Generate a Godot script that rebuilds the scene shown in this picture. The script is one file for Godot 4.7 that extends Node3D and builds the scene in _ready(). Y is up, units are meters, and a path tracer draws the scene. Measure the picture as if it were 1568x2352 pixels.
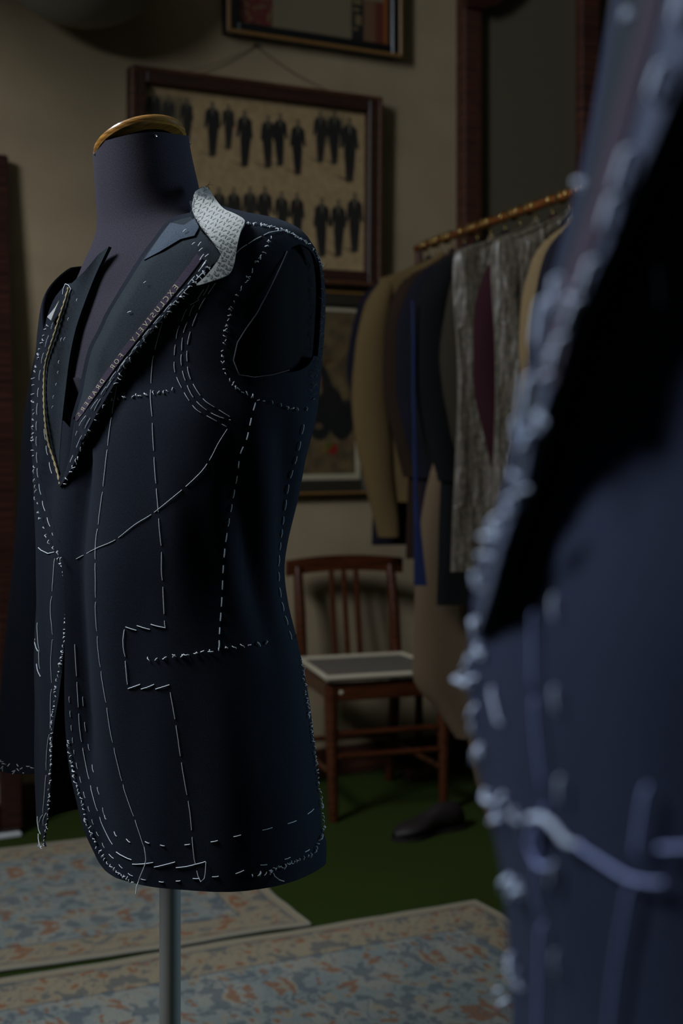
extends Node3D
# A tailor's workroom: a basted navy jacket on a dress form, a second one close by, pictures, chair and clothes rack behind.

const FPX := 3230.0
const PCX := 784.0
const PCY := 1000.0
const EYE := Vector3(0, 1.2, 0)
const WALL_O := Vector3(0.02, 0, -5.0)      # a point of the back wall, on the floor
const WU := Vector3(0.878, 0, -0.479)       # along the back wall
const WS := -3.6                           # where the window wall stands along the back wall
const WK := 2.36                           # and how far from the back wall its window is
const CH := 4.2                            # ceiling height
const WN := Vector3(0.479, 0, 0.878)        # out of the back wall, into the room

var mats := {}
var names := {}
var rng := RandomNumberGenerator.new()


# ---------------------------------------------------------------- mesh building
class MB:
	var v := PackedVector3Array()
	var n := PackedVector3Array()
	var uv := PackedVector2Array()

	func tri(a: Vector3, b: Vector3, c: Vector3, na: Vector3, nb: Vector3, nc: Vector3, ua := Vector2.ZERO, ub := Vector2.ZERO, uc := Vector2.ZERO) -> void:
		var g := (b - a).cross(c - a)
		if g.length_squared() < 1e-18:
			return
		if g.dot(na + nb + nc) > 0.0:
			v.append_array([a, c, b]); n.append_array([na, nc, nb]); uv.append_array([ua, uc, ub])
		else:
			v.append_array([a, b, c]); n.append_array([na, nb, nc]); uv.append_array([ua, ub, uc])

	func quad(a: Vector3, b: Vector3, c: Vector3, d: Vector3, nn: Vector3, ua := Vector2(0, 0), ub := Vector2(1, 0), uc := Vector2(1, 1), ud := Vector2(0, 1)) -> void:
		tri(a, b, c, nn, nn, nn, ua, ub, uc)
		tri(a, c, d, nn, nn, nn, ua, uc, ud)

	func mesh() -> ArrayMesh:
		var arr := []
		arr.resize(Mesh.ARRAY_MAX)
		arr[Mesh.ARRAY_VERTEX] = v
		arr[Mesh.ARRAY_NORMAL] = n
		arr[Mesh.ARRAY_TEX_UV] = uv
		var m := ArrayMesh.new()
		m.add_surface_from_arrays(Mesh.PRIMITIVE_TRIANGLES, arr)
		return m

	# box with chamfered edges, centred on t
	func box(t: Transform3D, s: Vector3, b := 0.003) -> void:
		var h := s * 0.5
		b = minf(b, minf(h.x, minf(h.y, h.z)) * 0.6)
		var ax := [Vector3.RIGHT, Vector3.UP, Vector3.BACK]
		for i in 3:
			var j := (i + 1) % 3
			var k := (i + 2) % 3
			for sg in [-1.0, 1.0]:
				var f: Array = []
				for q in [[-1, -1], [1, -1], [1, 1], [-1, 1]]:
					var p := Vector3.ZERO
					p[i] = sg * h[i]
					p[j] = q[0] * (h[j] - b)
					p[k] = q[1] * (h[k] - b)
					f.append(t * p)
				quad(f[0], f[1], f[2], f[3], (t.basis * (ax[i] * sg)).normalized())
			for sa in [-1.0, 1.0]:
				for sb in [-1.0, 1.0]:
					var e: Array = []
					for q in [[0, -1], [0, 1], [1, 1], [1, -1]]:
						var p := Vector3.ZERO
						p[i] = q[1] * (h[i] - b)
						p[j] = sa * (h[j] if q[0] == 0 else h[j] - b)
						p[k] = sb * (h[k] - b if q[0] == 0 else h[k])
						e.append(t * p)
					var nn := Vector3.ZERO
					nn[j] = sa
					nn[k] = sb
					quad(e[0], e[1], e[2], e[3], (t.basis * nn).normalized())
		for sx in [-1.0, 1.0]:
			for sy in [-1.0, 1.0]:
				for sz in [-1.0, 1.0]:
					var nn: Vector3 = (t.basis * Vector3(sx, sy, sz)).normalized()
					tri(t * Vector3(sx * h.x, sy * (h.y - b), sz * (h.z - b)), t * Vector3(sx * (h.x - b), sy * h.y, sz * (h.z - b)), t * Vector3(sx * (h.x - b), sy * (h.y - b), sz * h.z), nn, nn, nn)

	# swept round tube; r is a number or one radius for each point
	func tube(pts: Array, r, sides := 6, caps := true) -> void:
		var m := pts.size()
		if m < 2:
			return
		var up := Vector3.UP
		var prev: Array = []
		var prevn: Array = []
		for i in m:
			var d: Vector3 = (pts[mini(i + 1, m - 1)] - pts[maxi(i - 1, 0)]).normalized()
			if i == 0:
				up = Vector3.UP if absf(d.y) < 0.9 else Vector3.RIGHT
			var x := d.cross(up).normalized()
			up = x.cross(d).normalized()
			var rr: float = r if (r is float or r is int) else r[i]
			var ring: Array = []
			var rn: Array = []
			for k in sides:
				var a := TAU * k / sides
				var nn := x * cos(a) + up * sin(a)
				ring.append(pts[i] + nn * rr)
				rn.append(nn)
			if i > 0:
				for k in sides:
					var k2 := (k + 1) % sides
					tri(prev[k], prev[k2], ring[k2], prevn[k], prevn[k2], rn[k2])
					tri(prev[k], ring[k2], ring[k], prevn[k], rn[k2], rn[k])
			if caps and (i == 0 or i == m - 1):
				var nn := -d if i == 0 else d
				for k in sides:
					tri(pts[i], ring[k], ring[(k + 1) % sides], nn, nn, nn)
			prev = ring
			prevn = rn

	# surface of revolution about t's y axis; profile of Vector2(radius, height)
	func lathe(t: Transform3D, prof: Array, seg := 24) -> void:
		var m := prof.size()
		for i in m - 1:
			var a: Vector2 = prof[i]
			var b: Vector2 = prof[i + 1]
			if a.distance_to(b) < 1e-6:
				continue
			var e := (b - a).normalized()
			var en := Vector2(e.y, -e.x)
			for k in seg:
				var t0 := TAU * k / seg
				var t1 := TAU * (k + 1) / seg
				var c0 := Vector3(cos(t0), 0, sin(t0))
				var c1 := Vector3(cos(t1), 0, sin(t1))
				var n0: Vector3 = (t.basis * (c0 * en.x + Vector3.UP * en.y)).normalized()
				var n1: Vector3 = (t.basis * (c1 * en.x + Vector3.UP * en.y)).normalized()
				var p0: Vector3 = t * (c0 * a.x + Vector3.UP * a.y)
				var p1: Vector3 = t * (c1 * a.x + Vector3.UP * a.y)
				var p2: Vector3 = t * (c1 * b.x + Vector3.UP * b.y)
				var p3: Vector3 = t * (c0 * b.x + Vector3.UP * b.y)
				tri(p0, p1, p2, n0, n1, n1)
				tri(p0, p2, p3, n0, n1, n0)

	# smooth grid surface: rows of equal length, optionally closed across a row; sgn picks the outside
	func grid(rows: Array, wrap := true, sgn := 1.0, uvs := Vector2(1, 1)) -> void:
		var m := rows.size()
		var w: int = rows[0].size()
		var nn: Array = []
		for i in m:
			var rn: Array = []
			for k in w:
				var du: Vector3
				if wrap:
					du = rows[i][(k + 1) % w] - rows[i][(k + w - 1) % w]
				else:
					du = rows[i][mini(k + 1, w - 1)] - rows[i][maxi(k - 1, 0)]
				var dv: Vector3 = rows[mini(i + 1, m - 1)][k] - rows[maxi(i - 1, 0)][k]
				rn.append((dv.cross(du) * sgn).normalized())
			nn.append(rn)
		for i in m - 1:
			for k in (w if wrap else w - 1):
				var k2 := (k + 1) % w
				var u0 := Vector2(float(k) / w, float(i) / m) * uvs
				var u1 := Vector2(float(k + 1) / w, float(i + 1) / m) * uvs
				tri(rows[i][k], rows[i][k2], rows[i + 1][k2], nn[i][k], nn[i][k2], nn[i + 1][k2], u0, Vector2(u1.x, u0.y), u1)
				tri(rows[i][k], rows[i + 1][k2], rows[i + 1][k], nn[i][k], nn[i + 1][k2], nn[i + 1][k], u0, u1, Vector2(u0.x, u1.y))

	# a sheet: region of a 2D plane cut into cells and carried to 3D by how(Vector2) -> [point, normal], with a thickness and closed rims
	func sheet(poly: PackedVector2Array, how: Callable, cell: Vector2, thick: float) -> void:
		var lo := poly[0]
		var hi := poly[0]
		for p in poly:
			lo = lo.min(p)
			hi = hi.max(p)
		var nx := int(ceil((hi.x - lo.x) / cell.x))
		var ny := int(ceil((hi.y - lo.y) / cell.y))
		var cache := {}
		var get_pt := func(p: Vector2) -> Array:
			var key := Vector2i((p * 64.0).round())
			if not cache.has(key):
				cache[key] = how.call(p)
			return cache[key]
		var inside: Array = []
		for j in ny + 1:
			var row := PackedByteArray()
			for i in nx + 1:
				row.append(1 if Geometry2D.is_point_in_polygon(lo + Vector2(i, j) * cell, poly) else 0)
			inside.append(row)
		# cells that the outline passes through
		var crossed := {}
		var m := poly.size()
		for q in m:
			var a := poly[q]
			var b := poly[(q + 1) % m]
			var steps := int(ceil(maxf(absf(b.x - a.x) / cell.x, absf(b.y - a.y) / cell.y) * 8.0)) + 1
			for s in steps + 1:
				var p := (a.lerp(b, float(s) / steps) - lo) / cell
				crossed[Vector2i(int(floor(p.x)), int(floor(p.y)))] = true
		for j in ny:
			for i in nx:
				var c0 := lo + Vector2(i, j) * cell
				var q := PackedVector2Array([c0, c0 + Vector2(cell.x, 0), c0 + cell, c0 + Vector2(0, cell.y)])
				var pieces: Array = []
				if not crossed.has(Vector2i(i, j)):
					var c: int = inside[j][i] + inside[j][i + 1] + inside[j + 1][i] + inside[j + 1][i + 1]
					if c == 4:
						pieces = [q]
					elif c > 0:
						pieces = Geometry2D.intersect_polygons(q, poly)
				else:
					pieces = Geometry2D.intersect_polygons(q, poly)
				for pc in pieces:
					var id: PackedInt32Array = PackedInt32Array([0, 1, 2, 0, 2, 3]) if pc.size() == 4 else Geometry2D.triangulate_polygon(pc)
					if id.is_empty() and pc.size() > 2:
						for k in range(1, pc.size() - 1):
							id.append_array([0, k, k + 1])
					for k in range(0, id.size(), 3):
						var A: Array = get_pt.call(pc[id[k]])
						var B: Array = get_pt.call(pc[id[k + 1]])
						var D: Array = get_pt.call(pc[id[k + 2]])
						tri(A[0], B[0], D[0], A[1], B[1], D[1])
						if thick > 0.0:
							tri(A[0] - A[1] * thick, B[0] - B[1] * thick, D[0] - D[1] * thick, -A[1], -B[1], -D[1])
		if thick > 0.0:
			for q in m:
				var a := poly[q]
				var b := poly[(q + 1) % m]
				var steps := maxi(1, int(ceil(maxf(absf(b.x - a.x) / cell.x, absf(b.y - a.y) / cell.y))))
				for s in steps:
					var A: Array = how.call(a.lerp(b, float(s) / steps))
					var B: Array = how.call(a.lerp(b, float(s + 1) / steps))
					var nn: Vector3 = (B[0] - A[0]).cross(A[1]).normalized()
					var nb := nn
					tri(A[0], B[0], B[0] - B[1] * thick, nn, nb, nb)
					tri(A[0], B[0] - B[1] * thick, A[0] - A[1] * thick, nn, nb, nn)


# ---------------------------------------------------------------- the body that a jacket hangs on
class Surf:
	var C: Vector3
	var F: Vector3
	var L: Vector3
	var rings: Array
	var folds := 1.0
	var front := 1.0         # how far the front edge turns in
	var drop := 0.034        # the wearer's right shoulder hangs lower
	var NP := 132
	var NV := 0
	var SUB := 4
	var pos: Array = []
	var scr := PackedVector2Array()
	var dep := PackedFloat32Array()
	var bins := {}
	const BIN := 20.0

	func _init(c: Vector3, turn_deg: float, r: Array) -> void:
		C = c
		var a := deg_to_rad(turn_deg)
		F = Vector3(-cos(a), 0, sin(a))
		L = Vector3(sin(a), 0, cos(a))
		rings = r

	func par(v: float) -> PackedFloat32Array:
		var k := rings.size()
		v = clampf(v, 0.0, k - 1.001)
		var i := int(v)
		var t := v - i
		var a: Array = rings[maxi(i - 1, 0)]
		var b: Array = rings[i]
		var c: Array = rings[mini(i + 1, k - 1)]
		var d: Array = rings[mini(i + 2, k - 1)]
		var o := PackedFloat32Array()
		for q in 8:
			o.append(cubic_interpolate(b[q], c[q], a[q], d[q], t))
		return o

	# psi in degrees from centre front (towards the wearer's left), v a ring number
	func pt(psi: float, v: float) -> Vector3:
		var p := par(v)
		var a := deg_to_rad(psi)
		var c := cos(a)
		var s := sin(a)
		var D := p[5] if c > 0.0 else p[6]
		var W := p[3] if s > 0.0 else p[4]
		var n := 2.25
		var r := pow(pow(absf(c) / D, n) + pow(absf(s) / W, n), -1.0 / n)
		var y := (p[0] if c > 0.0 else p[2]) * c * c + p[1] * s * s
		if folds > 0.0:
			var g := exp(-pow((psi - 84.0) / 20.0, 2.0)) * exp(-pow((y - 1.10) / 0.10, 2.0))
			r += folds * 0.0042 * g * sin(psi * 0.36 + y * 30.0)
			var h := exp(-pow((psi - 38.0) / 40.0, 2.0)) * smoothstep(1.1, 0.8, y)
			r += folds * 0.003 * h * sin(psi * 0.14 + y * 3.0)
			var m := smoothstep(1.24, 1.17, y) * smoothstep(0.78, 0.9, y)
			r += folds * front * m * (-0.015 * exp(-pow((psi - 6.0) / 8.5, 2.0)) + 0.004 * exp(-pow((psi - 24.0) / 9.0, 2.0)))
			r += folds * 0.0012 * sin(psi * 0.21 + y * 17.0) * sin(psi * 0.08 - y * 23.0)
		if s < 0.0:
			y -= drop * s * s * smoothstep(1.27, 1.37, y)
		return C + F * (r * c + p[7]) + L * (r * s) + Vector3.UP * y

	func nrm(psi: float, v: float) -> Vector3:
		var du := pt(psi + 0.7, v) - pt(psi - 0.7, v)
		var dv := pt(psi, v + 0.06) - pt(psi, v - 0.06)
		return dv.cross(du).normalized()

	func proj(p: Vector3) -> Vector2:
		return Vector2(784.0 + 3230.0 * p.x / -p.z, 1000.0 - 3230.0 * (p.y - 1.2) / -p.z)

	func prepare() -> void:
		NV = (rings.size() - 1) * SUB
		for j in NV + 1:
			for i in NP + 1:
				var p := pt(-180.0 + 360.0 * i / NP, float(j) / SUB)
				pos.append(p)
				scr.append(proj(p))
				dep.append(-p.z)
		for j in NV:
			for i in NP:
				var a := j * (NP + 1) + i
				for t in [[a, a + 1, a + NP + 2], [a, a + NP + 2, a + NP + 1]]:
					var p0: Vector3 = pos[t[0]]
					var g: Vector3 = (pos[t[2]] - p0).cross(pos[t[1]] - p0)
					if g.dot(Vector3(0, 1.2, 0) - p0) <= 0.0:
						continue
					var lo := scr[t[0]].min(scr[t[1]]).min(scr[t[2]])
					var hi := scr[t[0]].max(scr[t[1]]).max(scr[t[2]])
					for by in range(int(floor(lo.y / BIN)), int(floor(hi.y / BIN)) + 1):
						for bx in range(int(floor(lo.x / BIN)), int(floor(hi.x / BIN)) + 1):
							var key := Vector2i(bx, by)
							if not bins.has(key):
								bins[key] = []
							bins[key].append(t)

	# where a sight line meets the body: Vector3(psi, v, depth); off the body, the nearest place on it
	func hit(px: Vector2) -> Vector3:
		var best := Vector3(0, 0, 1e9)
		for t in bins.get(Vector2i((px / BIN).floor()), []):
			var a := scr[t[0]]
			var b := scr[t[1]]
			var c := scr[t[2]]
			var d := (b.y - c.y) * (a.x - c.x) + (c.x - b.x) * (a.y - c.y)
			if absf(d) < 1e-9:
				continue
			var u := ((b.y - c.y) * (px.x - c.x) + (c.x - b.x) * (px.y - c.y)) / d
			var w := ((c.y - a.y) * (px.x - c.x) + (a.x - c.x) * (px.y - c.y)) / d
			var q := 1.0 - u - w
			if u < -0.001 or w < -0.001 or q < -0.001:
				continue
			var z := u * dep[t[0]] + w * dep[t[1]] + q * dep[t[2]]
			if z < best.z:
				best = Vector3(u * pa(t[0]) + w * pa(t[1]) + q * pa(t[2]), (u * (t[0] / (NP + 1)) + w * (t[1] / (NP + 1)) + q * (t[2] / (NP + 1))) / SUB, z)
		if best.z < 1e8:
			return best
		var near := 1e18
		for r in range(1, 14):
			for by in range(-r, r + 1):
				for bx in range(-r, r + 1):
					if maxi(absi(bx), absi(by)) != r and r > 1:
						continue
					for t in bins.get(Vector2i((px / BIN).floor()) + Vector2i(bx, by), []):
						for k in t:
							var e := scr[k].distance_squared_to(px)
							if e < near:
								near = e
								best = Vector3(pa(k), float(k / (NP + 1)) / SUB, dep[k])
			if near < 1e17:
				return best
		return Vector3(0, 10, 1.5)

	func pa(k: int) -> float:
		return -180.0 + 360.0 * (k % (NP + 1)) / NP

	func uv(px: Vector2) -> Vector2:
		var h := hit(px)
		return Vector2(h.x, h.y * 10.0)

	# point (and normal) of the shell at distance off from the body that is seen at px
	func on(px: Vector2, off: float) -> Array:
		var q := px
		var p := Vector3.ZERO
		var n := Vector3.ZERO
		var e := Vector2.ZERO
		for it in 5:
			var h := hit(q)
			n = nrm(h.x, h.y)
			p = pt(h.x, h.y) + n * off
			e = px - proj(p)
			if e.length() < 0.4:
				break
			q += e * 0.8
		e = e.limit_length(60.0)
		p += Vector3(e.x, -e.y, 0) * (-p.z / 3230.0)
		return [p, n]


# ---------------------------------------------------------------- nodes, names, labels
func numbered(called: String) -> String:
	if not names.has(called):
		names[called] = 0
		return called
	names[called] += 1
	return "%s_%03d" % [called, names[called]]


func tag(o: Node3D, label: String, category: String, group := "", kind := "") -> Node3D:
	o.set_meta("label", label)
	if category:
		o.set_meta("category", category)
	if group:
		o.set_meta("group", group)
	if kind:
		o.set_meta("kind", kind)
	return o


func thing(called: String, label: String, category: String, at := Vector3.ZERO, group := "") -> Node3D:
	var o := Node3D.new()
	o.name = numbered(called)
	o.position = at
	add_child(o)
	return tag(o, label, category, group)


func struct(called: String, label := "") -> Node3D:
	var o := Node3D.new()
	o.name = called
	add_child(o)
	o.set_meta("kind", "structure")
	if label:
		o.set_meta("label", label)
	return o


# one named mesh under parent; its vertices are in world space
func part(mb: MB, called: String, m: Material, parent: Node3D, label := "") -> MeshInstance3D:
	var o := MeshInstance3D.new()
	o.name = called
	o.mesh = mb.mesh()
	o.material_override = m
	parent.add_child(o, true)
	var at := Vector3.ZERO
	var q: Node = parent
	while q != self:
		at += q.position
		q = q.get_parent()
	o.position = -at
	if label:
		o.set_meta("label", label)
	return o


func lin(r: float, g: float, b: float) -> Color:
	return Color(r, g, b).linear_to_srgb()


func mat(called: String, c: Color, rough := 0.8, spec := 0.5) -> StandardMaterial3D:
	var m := StandardMaterial3D.new()
	m.resource_name = called
	m.albedo_color = c
	m.roughness = rough
	m.metallic_specular = spec
	mats[called] = m
	return m


func img_tex(im: Image) -> ImageTexture:
	return ImageTexture.create_from_image(im)


# grey noise picture, tileable enough for fine grain
func noise_img(size: int, freq: float, lo: float, hi: float, sd: int, stretch := Vector2.ONE, octaves := 3) -> Image:
	var f := FastNoiseLite.new()
	f.seed = sd
	f.frequency = freq
	f.fractal_octaves = octaves
	var im := Image.create(size, size, false, Image.FORMAT_RGB8)
	for y in size:
		for x in size:
			var t := clampf(f.get_noise_2d(x * stretch.x, y * stretch.y) * 0.9 + 0.5, 0, 1)
			var g := lerpf(lo, hi, t)
			im.set_pixel(x, y, Color(g, g, g))
	return im


func cloth(called: String, c: Color, rough: float, sheen: float, grain: Texture2D, weave: Texture2D, scale := 18.0, bump := 0.02) -> StandardMaterial3D:
	var m := mat(called, c, rough, 0.25)
	m.albedo_texture = grain
	m.uv1_triplanar = true
	m.uv1_world_triplanar = true
	m.uv1_scale = Vector3.ONE * scale
	if sheen > 0.0:
		m.rim_enabled = true
		m.rim = sheen
		m.rim_tint = 0.7
	if bump > 0.0:
		m.heightmap_enabled = true
		m.heightmap_texture = weave
		m.heightmap_scale = bump
	return m


func wood(called: String, c: Color, grain: Texture2D, scale: Vector3, rough := 0.35) -> StandardMaterial3D:
	var m := mat(called, c, rough, 0.5)
	m.albedo_texture = grain
	m.uv1_triplanar = true
	m.uv1_scale = scale
	return m


func wall_at(s: float, h: float, out := 0.0) -> Vector3:
	return WALL_O + WU * s + Vector3.UP * h + WN * out


# where the sight line through a pixel meets the back wall: Vector2(along, height)
func wall_sh(px: float, py: float) -> Vector2:
	var k := (px - PCX) / FPX
	var s := (k * 5.0 - 0.02) / (0.878 - 0.479 * k)
	var d := 5.0 + 0.479 * s
	return Vector2(s, 1.2 + (PCY - py) / FPX * d)


func wall_basis() -> Basis:
	return Basis(WU, Vector3.UP, WN)


func floor_at(px: float, py: float) -> Vector3:
	var d := 1.2 * FPX / (py - PCY)
	return Vector3((px - PCX) / FPX * d, 0, -d)


func pv(a: Array) -> PackedVector2Array:
	var o := PackedVector2Array()
	for i in range(0, a.size(), 2):
		o.append(Vector2(a[i], a[i + 1]))
	return o


# Catmull-Rom through the points, about step apart
func smooth_line(p: PackedVector2Array, step: float) -> PackedVector2Array:
	var o := PackedVector2Array()
	for i in p.size() - 1:
		var a := p[maxi(i - 1, 0)]
		var b := p[i]
		var c := p[i + 1]
		var d := p[mini(i + 2, p.size() - 1)]
		var k := maxi(1, int(round(b.distance_to(c) / step)))
		for j in k:
			o.append(b.cubic_interpolate(c, a, d, float(j) / k))
	o.append(p[p.size() - 1])
	return o


func dist_line(p: Vector2, l: PackedVector2Array) -> float:
	var best := 1e9
	for i in l.size() - 1:
		best = minf(best, Geometry2D.get_closest_point_to_segment(p, l[i], l[i + 1]).distance_to(p))
	return best


# ---------------------------------------------------------------- threads
# running stitch along a line of the picture, lying on the shell at distance off
func baste(mb: MB, s: Surf, line: Array, off: float, dash: float, gap: float, r := 0.00036) -> void:
	var p := smooth_line(pv(line), 3.0)
	var acc := 0.0
	var cur: Array = []
	var want := dash * rng.randf_range(0.85, 1.12)
	var on := true
	for i in range(1, p.size()):
		var a := p[i - 1]
		var b := p[i]
		acc += a.distance_to(b)
		if on:
			if cur.is_empty():
				cur.append(a)
			cur.append(b)
		if acc >= want:
			if on and cur.size() > 1:
				stitch(mb, s, cur, off, r)
			cur = []
			acc = 0.0
			on = not on
			want = (dash if on else gap) * rng.randf_range(0.8, 1.15)
	if on and cur.size() > 2:
		stitch(mb, s, cur, off, r)


func stitch(mb: MB, s: Surf, pts: Array, off: float, r: float) -> void:
	var m := pts.size()
	var keep: Array = []
	var want := clampi(int(m / 4) + 2, 3, 12)
	for k in want:
		keep.append(pts[int(round(float(k) * (m - 1) / (want - 1)))])
	var o: Array = []
	for k in keep.size():
		var lift := r * (0.2 if (k == 0 or k == keep.size() - 1) else 1.6)
		var h: Array = s.on(keep[k], off)
		o.append(h[0] + h[1] * lift)
	mb.tube(o, r, 5)


func dashes(mb: MB, s: Surf, list: Array, off: float, r := 0.0005) -> void:
	for d in list:
		var p := smooth_line(pv(d), 4.0)
		stitch(mb, s, Array(p), off, r)


# the same, each stitch a part of its own
func dash_parts(called: String, s: Surf, list: Array, off: float, r: float, m: Material, root: Node3D) -> void:
	for d in list:
		var mb := MB.new()
		dashes(mb, s, [d], off, r)
		part(mb, called, m, root)


# cut thread ends standing in the cloth along a line
func tacks(mb: MB, s: Surf, line: Array, off: float, space: float, size := 0.0035, r := 0.00045, many := 2) -> void:
	var p := smooth_line(pv(line), 2.0)
	var acc := 0.0
	var want := 0.0
	for i in range(1, p.size()):
		acc += p[i].distance_to(p[i - 1])
		if acc < want:
			continue
		acc = 0.0
		want = space * rng.randf_range(0.55, 1.5)
		tuft(mb, s, p[i] + Vector2(rng.randf_range(-2, 2), rng.randf_range(-2, 2)), off, size, r, many)


func tuft(mb: MB, s: Surf, px: Vector2, off: float, size: float, r: float, many := 2) -> void:
	var h: Array = s.on(px, off)
	var n: Vector3 = h[1]
	var t := n.cross(Vector3(rng.randf_range(-1, 1), rng.randf_range(-1, 1), rng.randf_range(-1, 1))).normalized()
	for q in rng.randi_range(1, many):
		var a := rng.randf_range(0, TAU)
		var d := (t * cos(a) + n.cross(t) * sin(a)).normalized()
		var l := size * rng.randf_range(0.6, 1.3)
		var p0: Vector3 = h[0] - d * l * 0.45
		var side := d.cross(n) * l * rng.randf_range(-0.35, 0.35)
		mb.tube([p0, p0 + d * l * 0.3 + n * l * rng.randf_range(0.25, 0.5), p0 + d * l * 0.7 + n * l * rng.randf_range(0.2, 0.55) + side, p0 + d * l + n * l * rng.randf_range(0.0, 0.3) + side], r, 5)


# dark fuzz where cloth is cut and frays
func fray(mb: MB, s: Surf, line: Array, off: float, space: float, size: float, r := 0.00013) -> void:
	var p := smooth_line(pv(line), 1.5)
	var acc := 0.0
	for i in range(1, p.size()):
		acc += p[i].distance_to(p[i - 1])
		if acc < space:
			continue
		acc = 0.0
		var h: Array = s.on(p[i], off)
		var d := Vector3(rng.randf_range(-1, 1), rng.randf_range(-1, 1), rng.randf_range(-1, 1)).normalized()
		mb.tube([h[0], h[0] + d * size * 0.5 + h[1] * size * 0.3, h[0] + d * size], r, 3, false)


# ---------------------------------------------------------------- main
func _ready() -> void:
	rng.seed = 20
	camera_and_light()
	materials()
	room()
	pictures()
	wall_things()
	rugs()
	chair()
	rack()
	main_jacket()
	near_jacket()


func camera_and_light() -> void:
	var cam := Camera3D.new()
	cam.name = "camera"
	cam.position = EYE
	cam.projection = Camera3D.PROJECTION_FRUSTUM
	cam.near = 0.05
	cam.far = 60.0
	cam.size = 0.05 * 2352.0 / FPX
	cam.frustum_offset = Vector2(0, -0.05 * 176.0 / FPX)
	var at := CameraAttributesPhysical.new()
	at.frustum_focal_length = 50.0
	at.frustum_near = 0.05
	at.frustum_far = 60.0
	at.frustum_focus_distance = 1.49
	at.exposure_aperture = 6.0
	cam.attributes = at
	add_child(cam)
	cam.current = true
	cam.projection = Camera3D.PROJECTION_FRUSTUM
	cam.size = 0.05 * 2352.0 / FPX

	var e := Environment.new()
	e.background_mode = Environment.BG_SKY
	var sk := ProceduralSkyMaterial.new()
	sk.sky_top_color = Color(0.55, 0.68, 0.9)
	sk.sky_horizon_color = Color(0.8, 0.86, 0.95)
	sk.ground_bottom_color = Color(0.3, 0.3, 0.3)
	sk.ground_horizon_color = Color(0.6, 0.63, 0.68)
	sk.sky_energy_multiplier = 0.8
	e.sky = Sky.new()
	e.sky.sky_material = sk
	e.tonemap_mode = Environment.TONE_MAPPER_LINEAR
	e.tonemap_exposure = 1.0
	e.sdfgi_enabled = true
	e.ssao_enabled = true
	e.ssil_enabled = true
	var w := WorldEnvironment.new()
	w.name = "surroundings"
	w.environment = e
	add_child(w)

	# daylight through the window in the wall to the left, outside the frame
	area_light("window_daylight", wall_at(WS + 0.03, 3.2, WK), WU, Vector2(1.0, 1.2), Color(0.91, 0.955, 1.0), 15.5)
	# a second, weaker window in the wall to the right, outside the frame; it lights the right side of the form
	area_light("far_window_daylight", wall_at(3.17, 1.85, 4.2), -WU, Vector2(0.9, 1.3), Color(0.72, 0.88, 1.0), 7.5)


func area_light(called: String, at: Vector3, towards: Vector3, size: Vector2, c: Color, energy: float) -> void:
	var l := AreaLight3D.new()
	l.name = called
	l.area_size = size
	l.light_color = c
	l.light_energy = energy
	l.area_range = 14.0
	l.area_attenuation = 2.0
	l.shadow_enabled = true
	add_child(l)
	l.look_at_from_position(at, at + towards, Vector3.UP)


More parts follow.
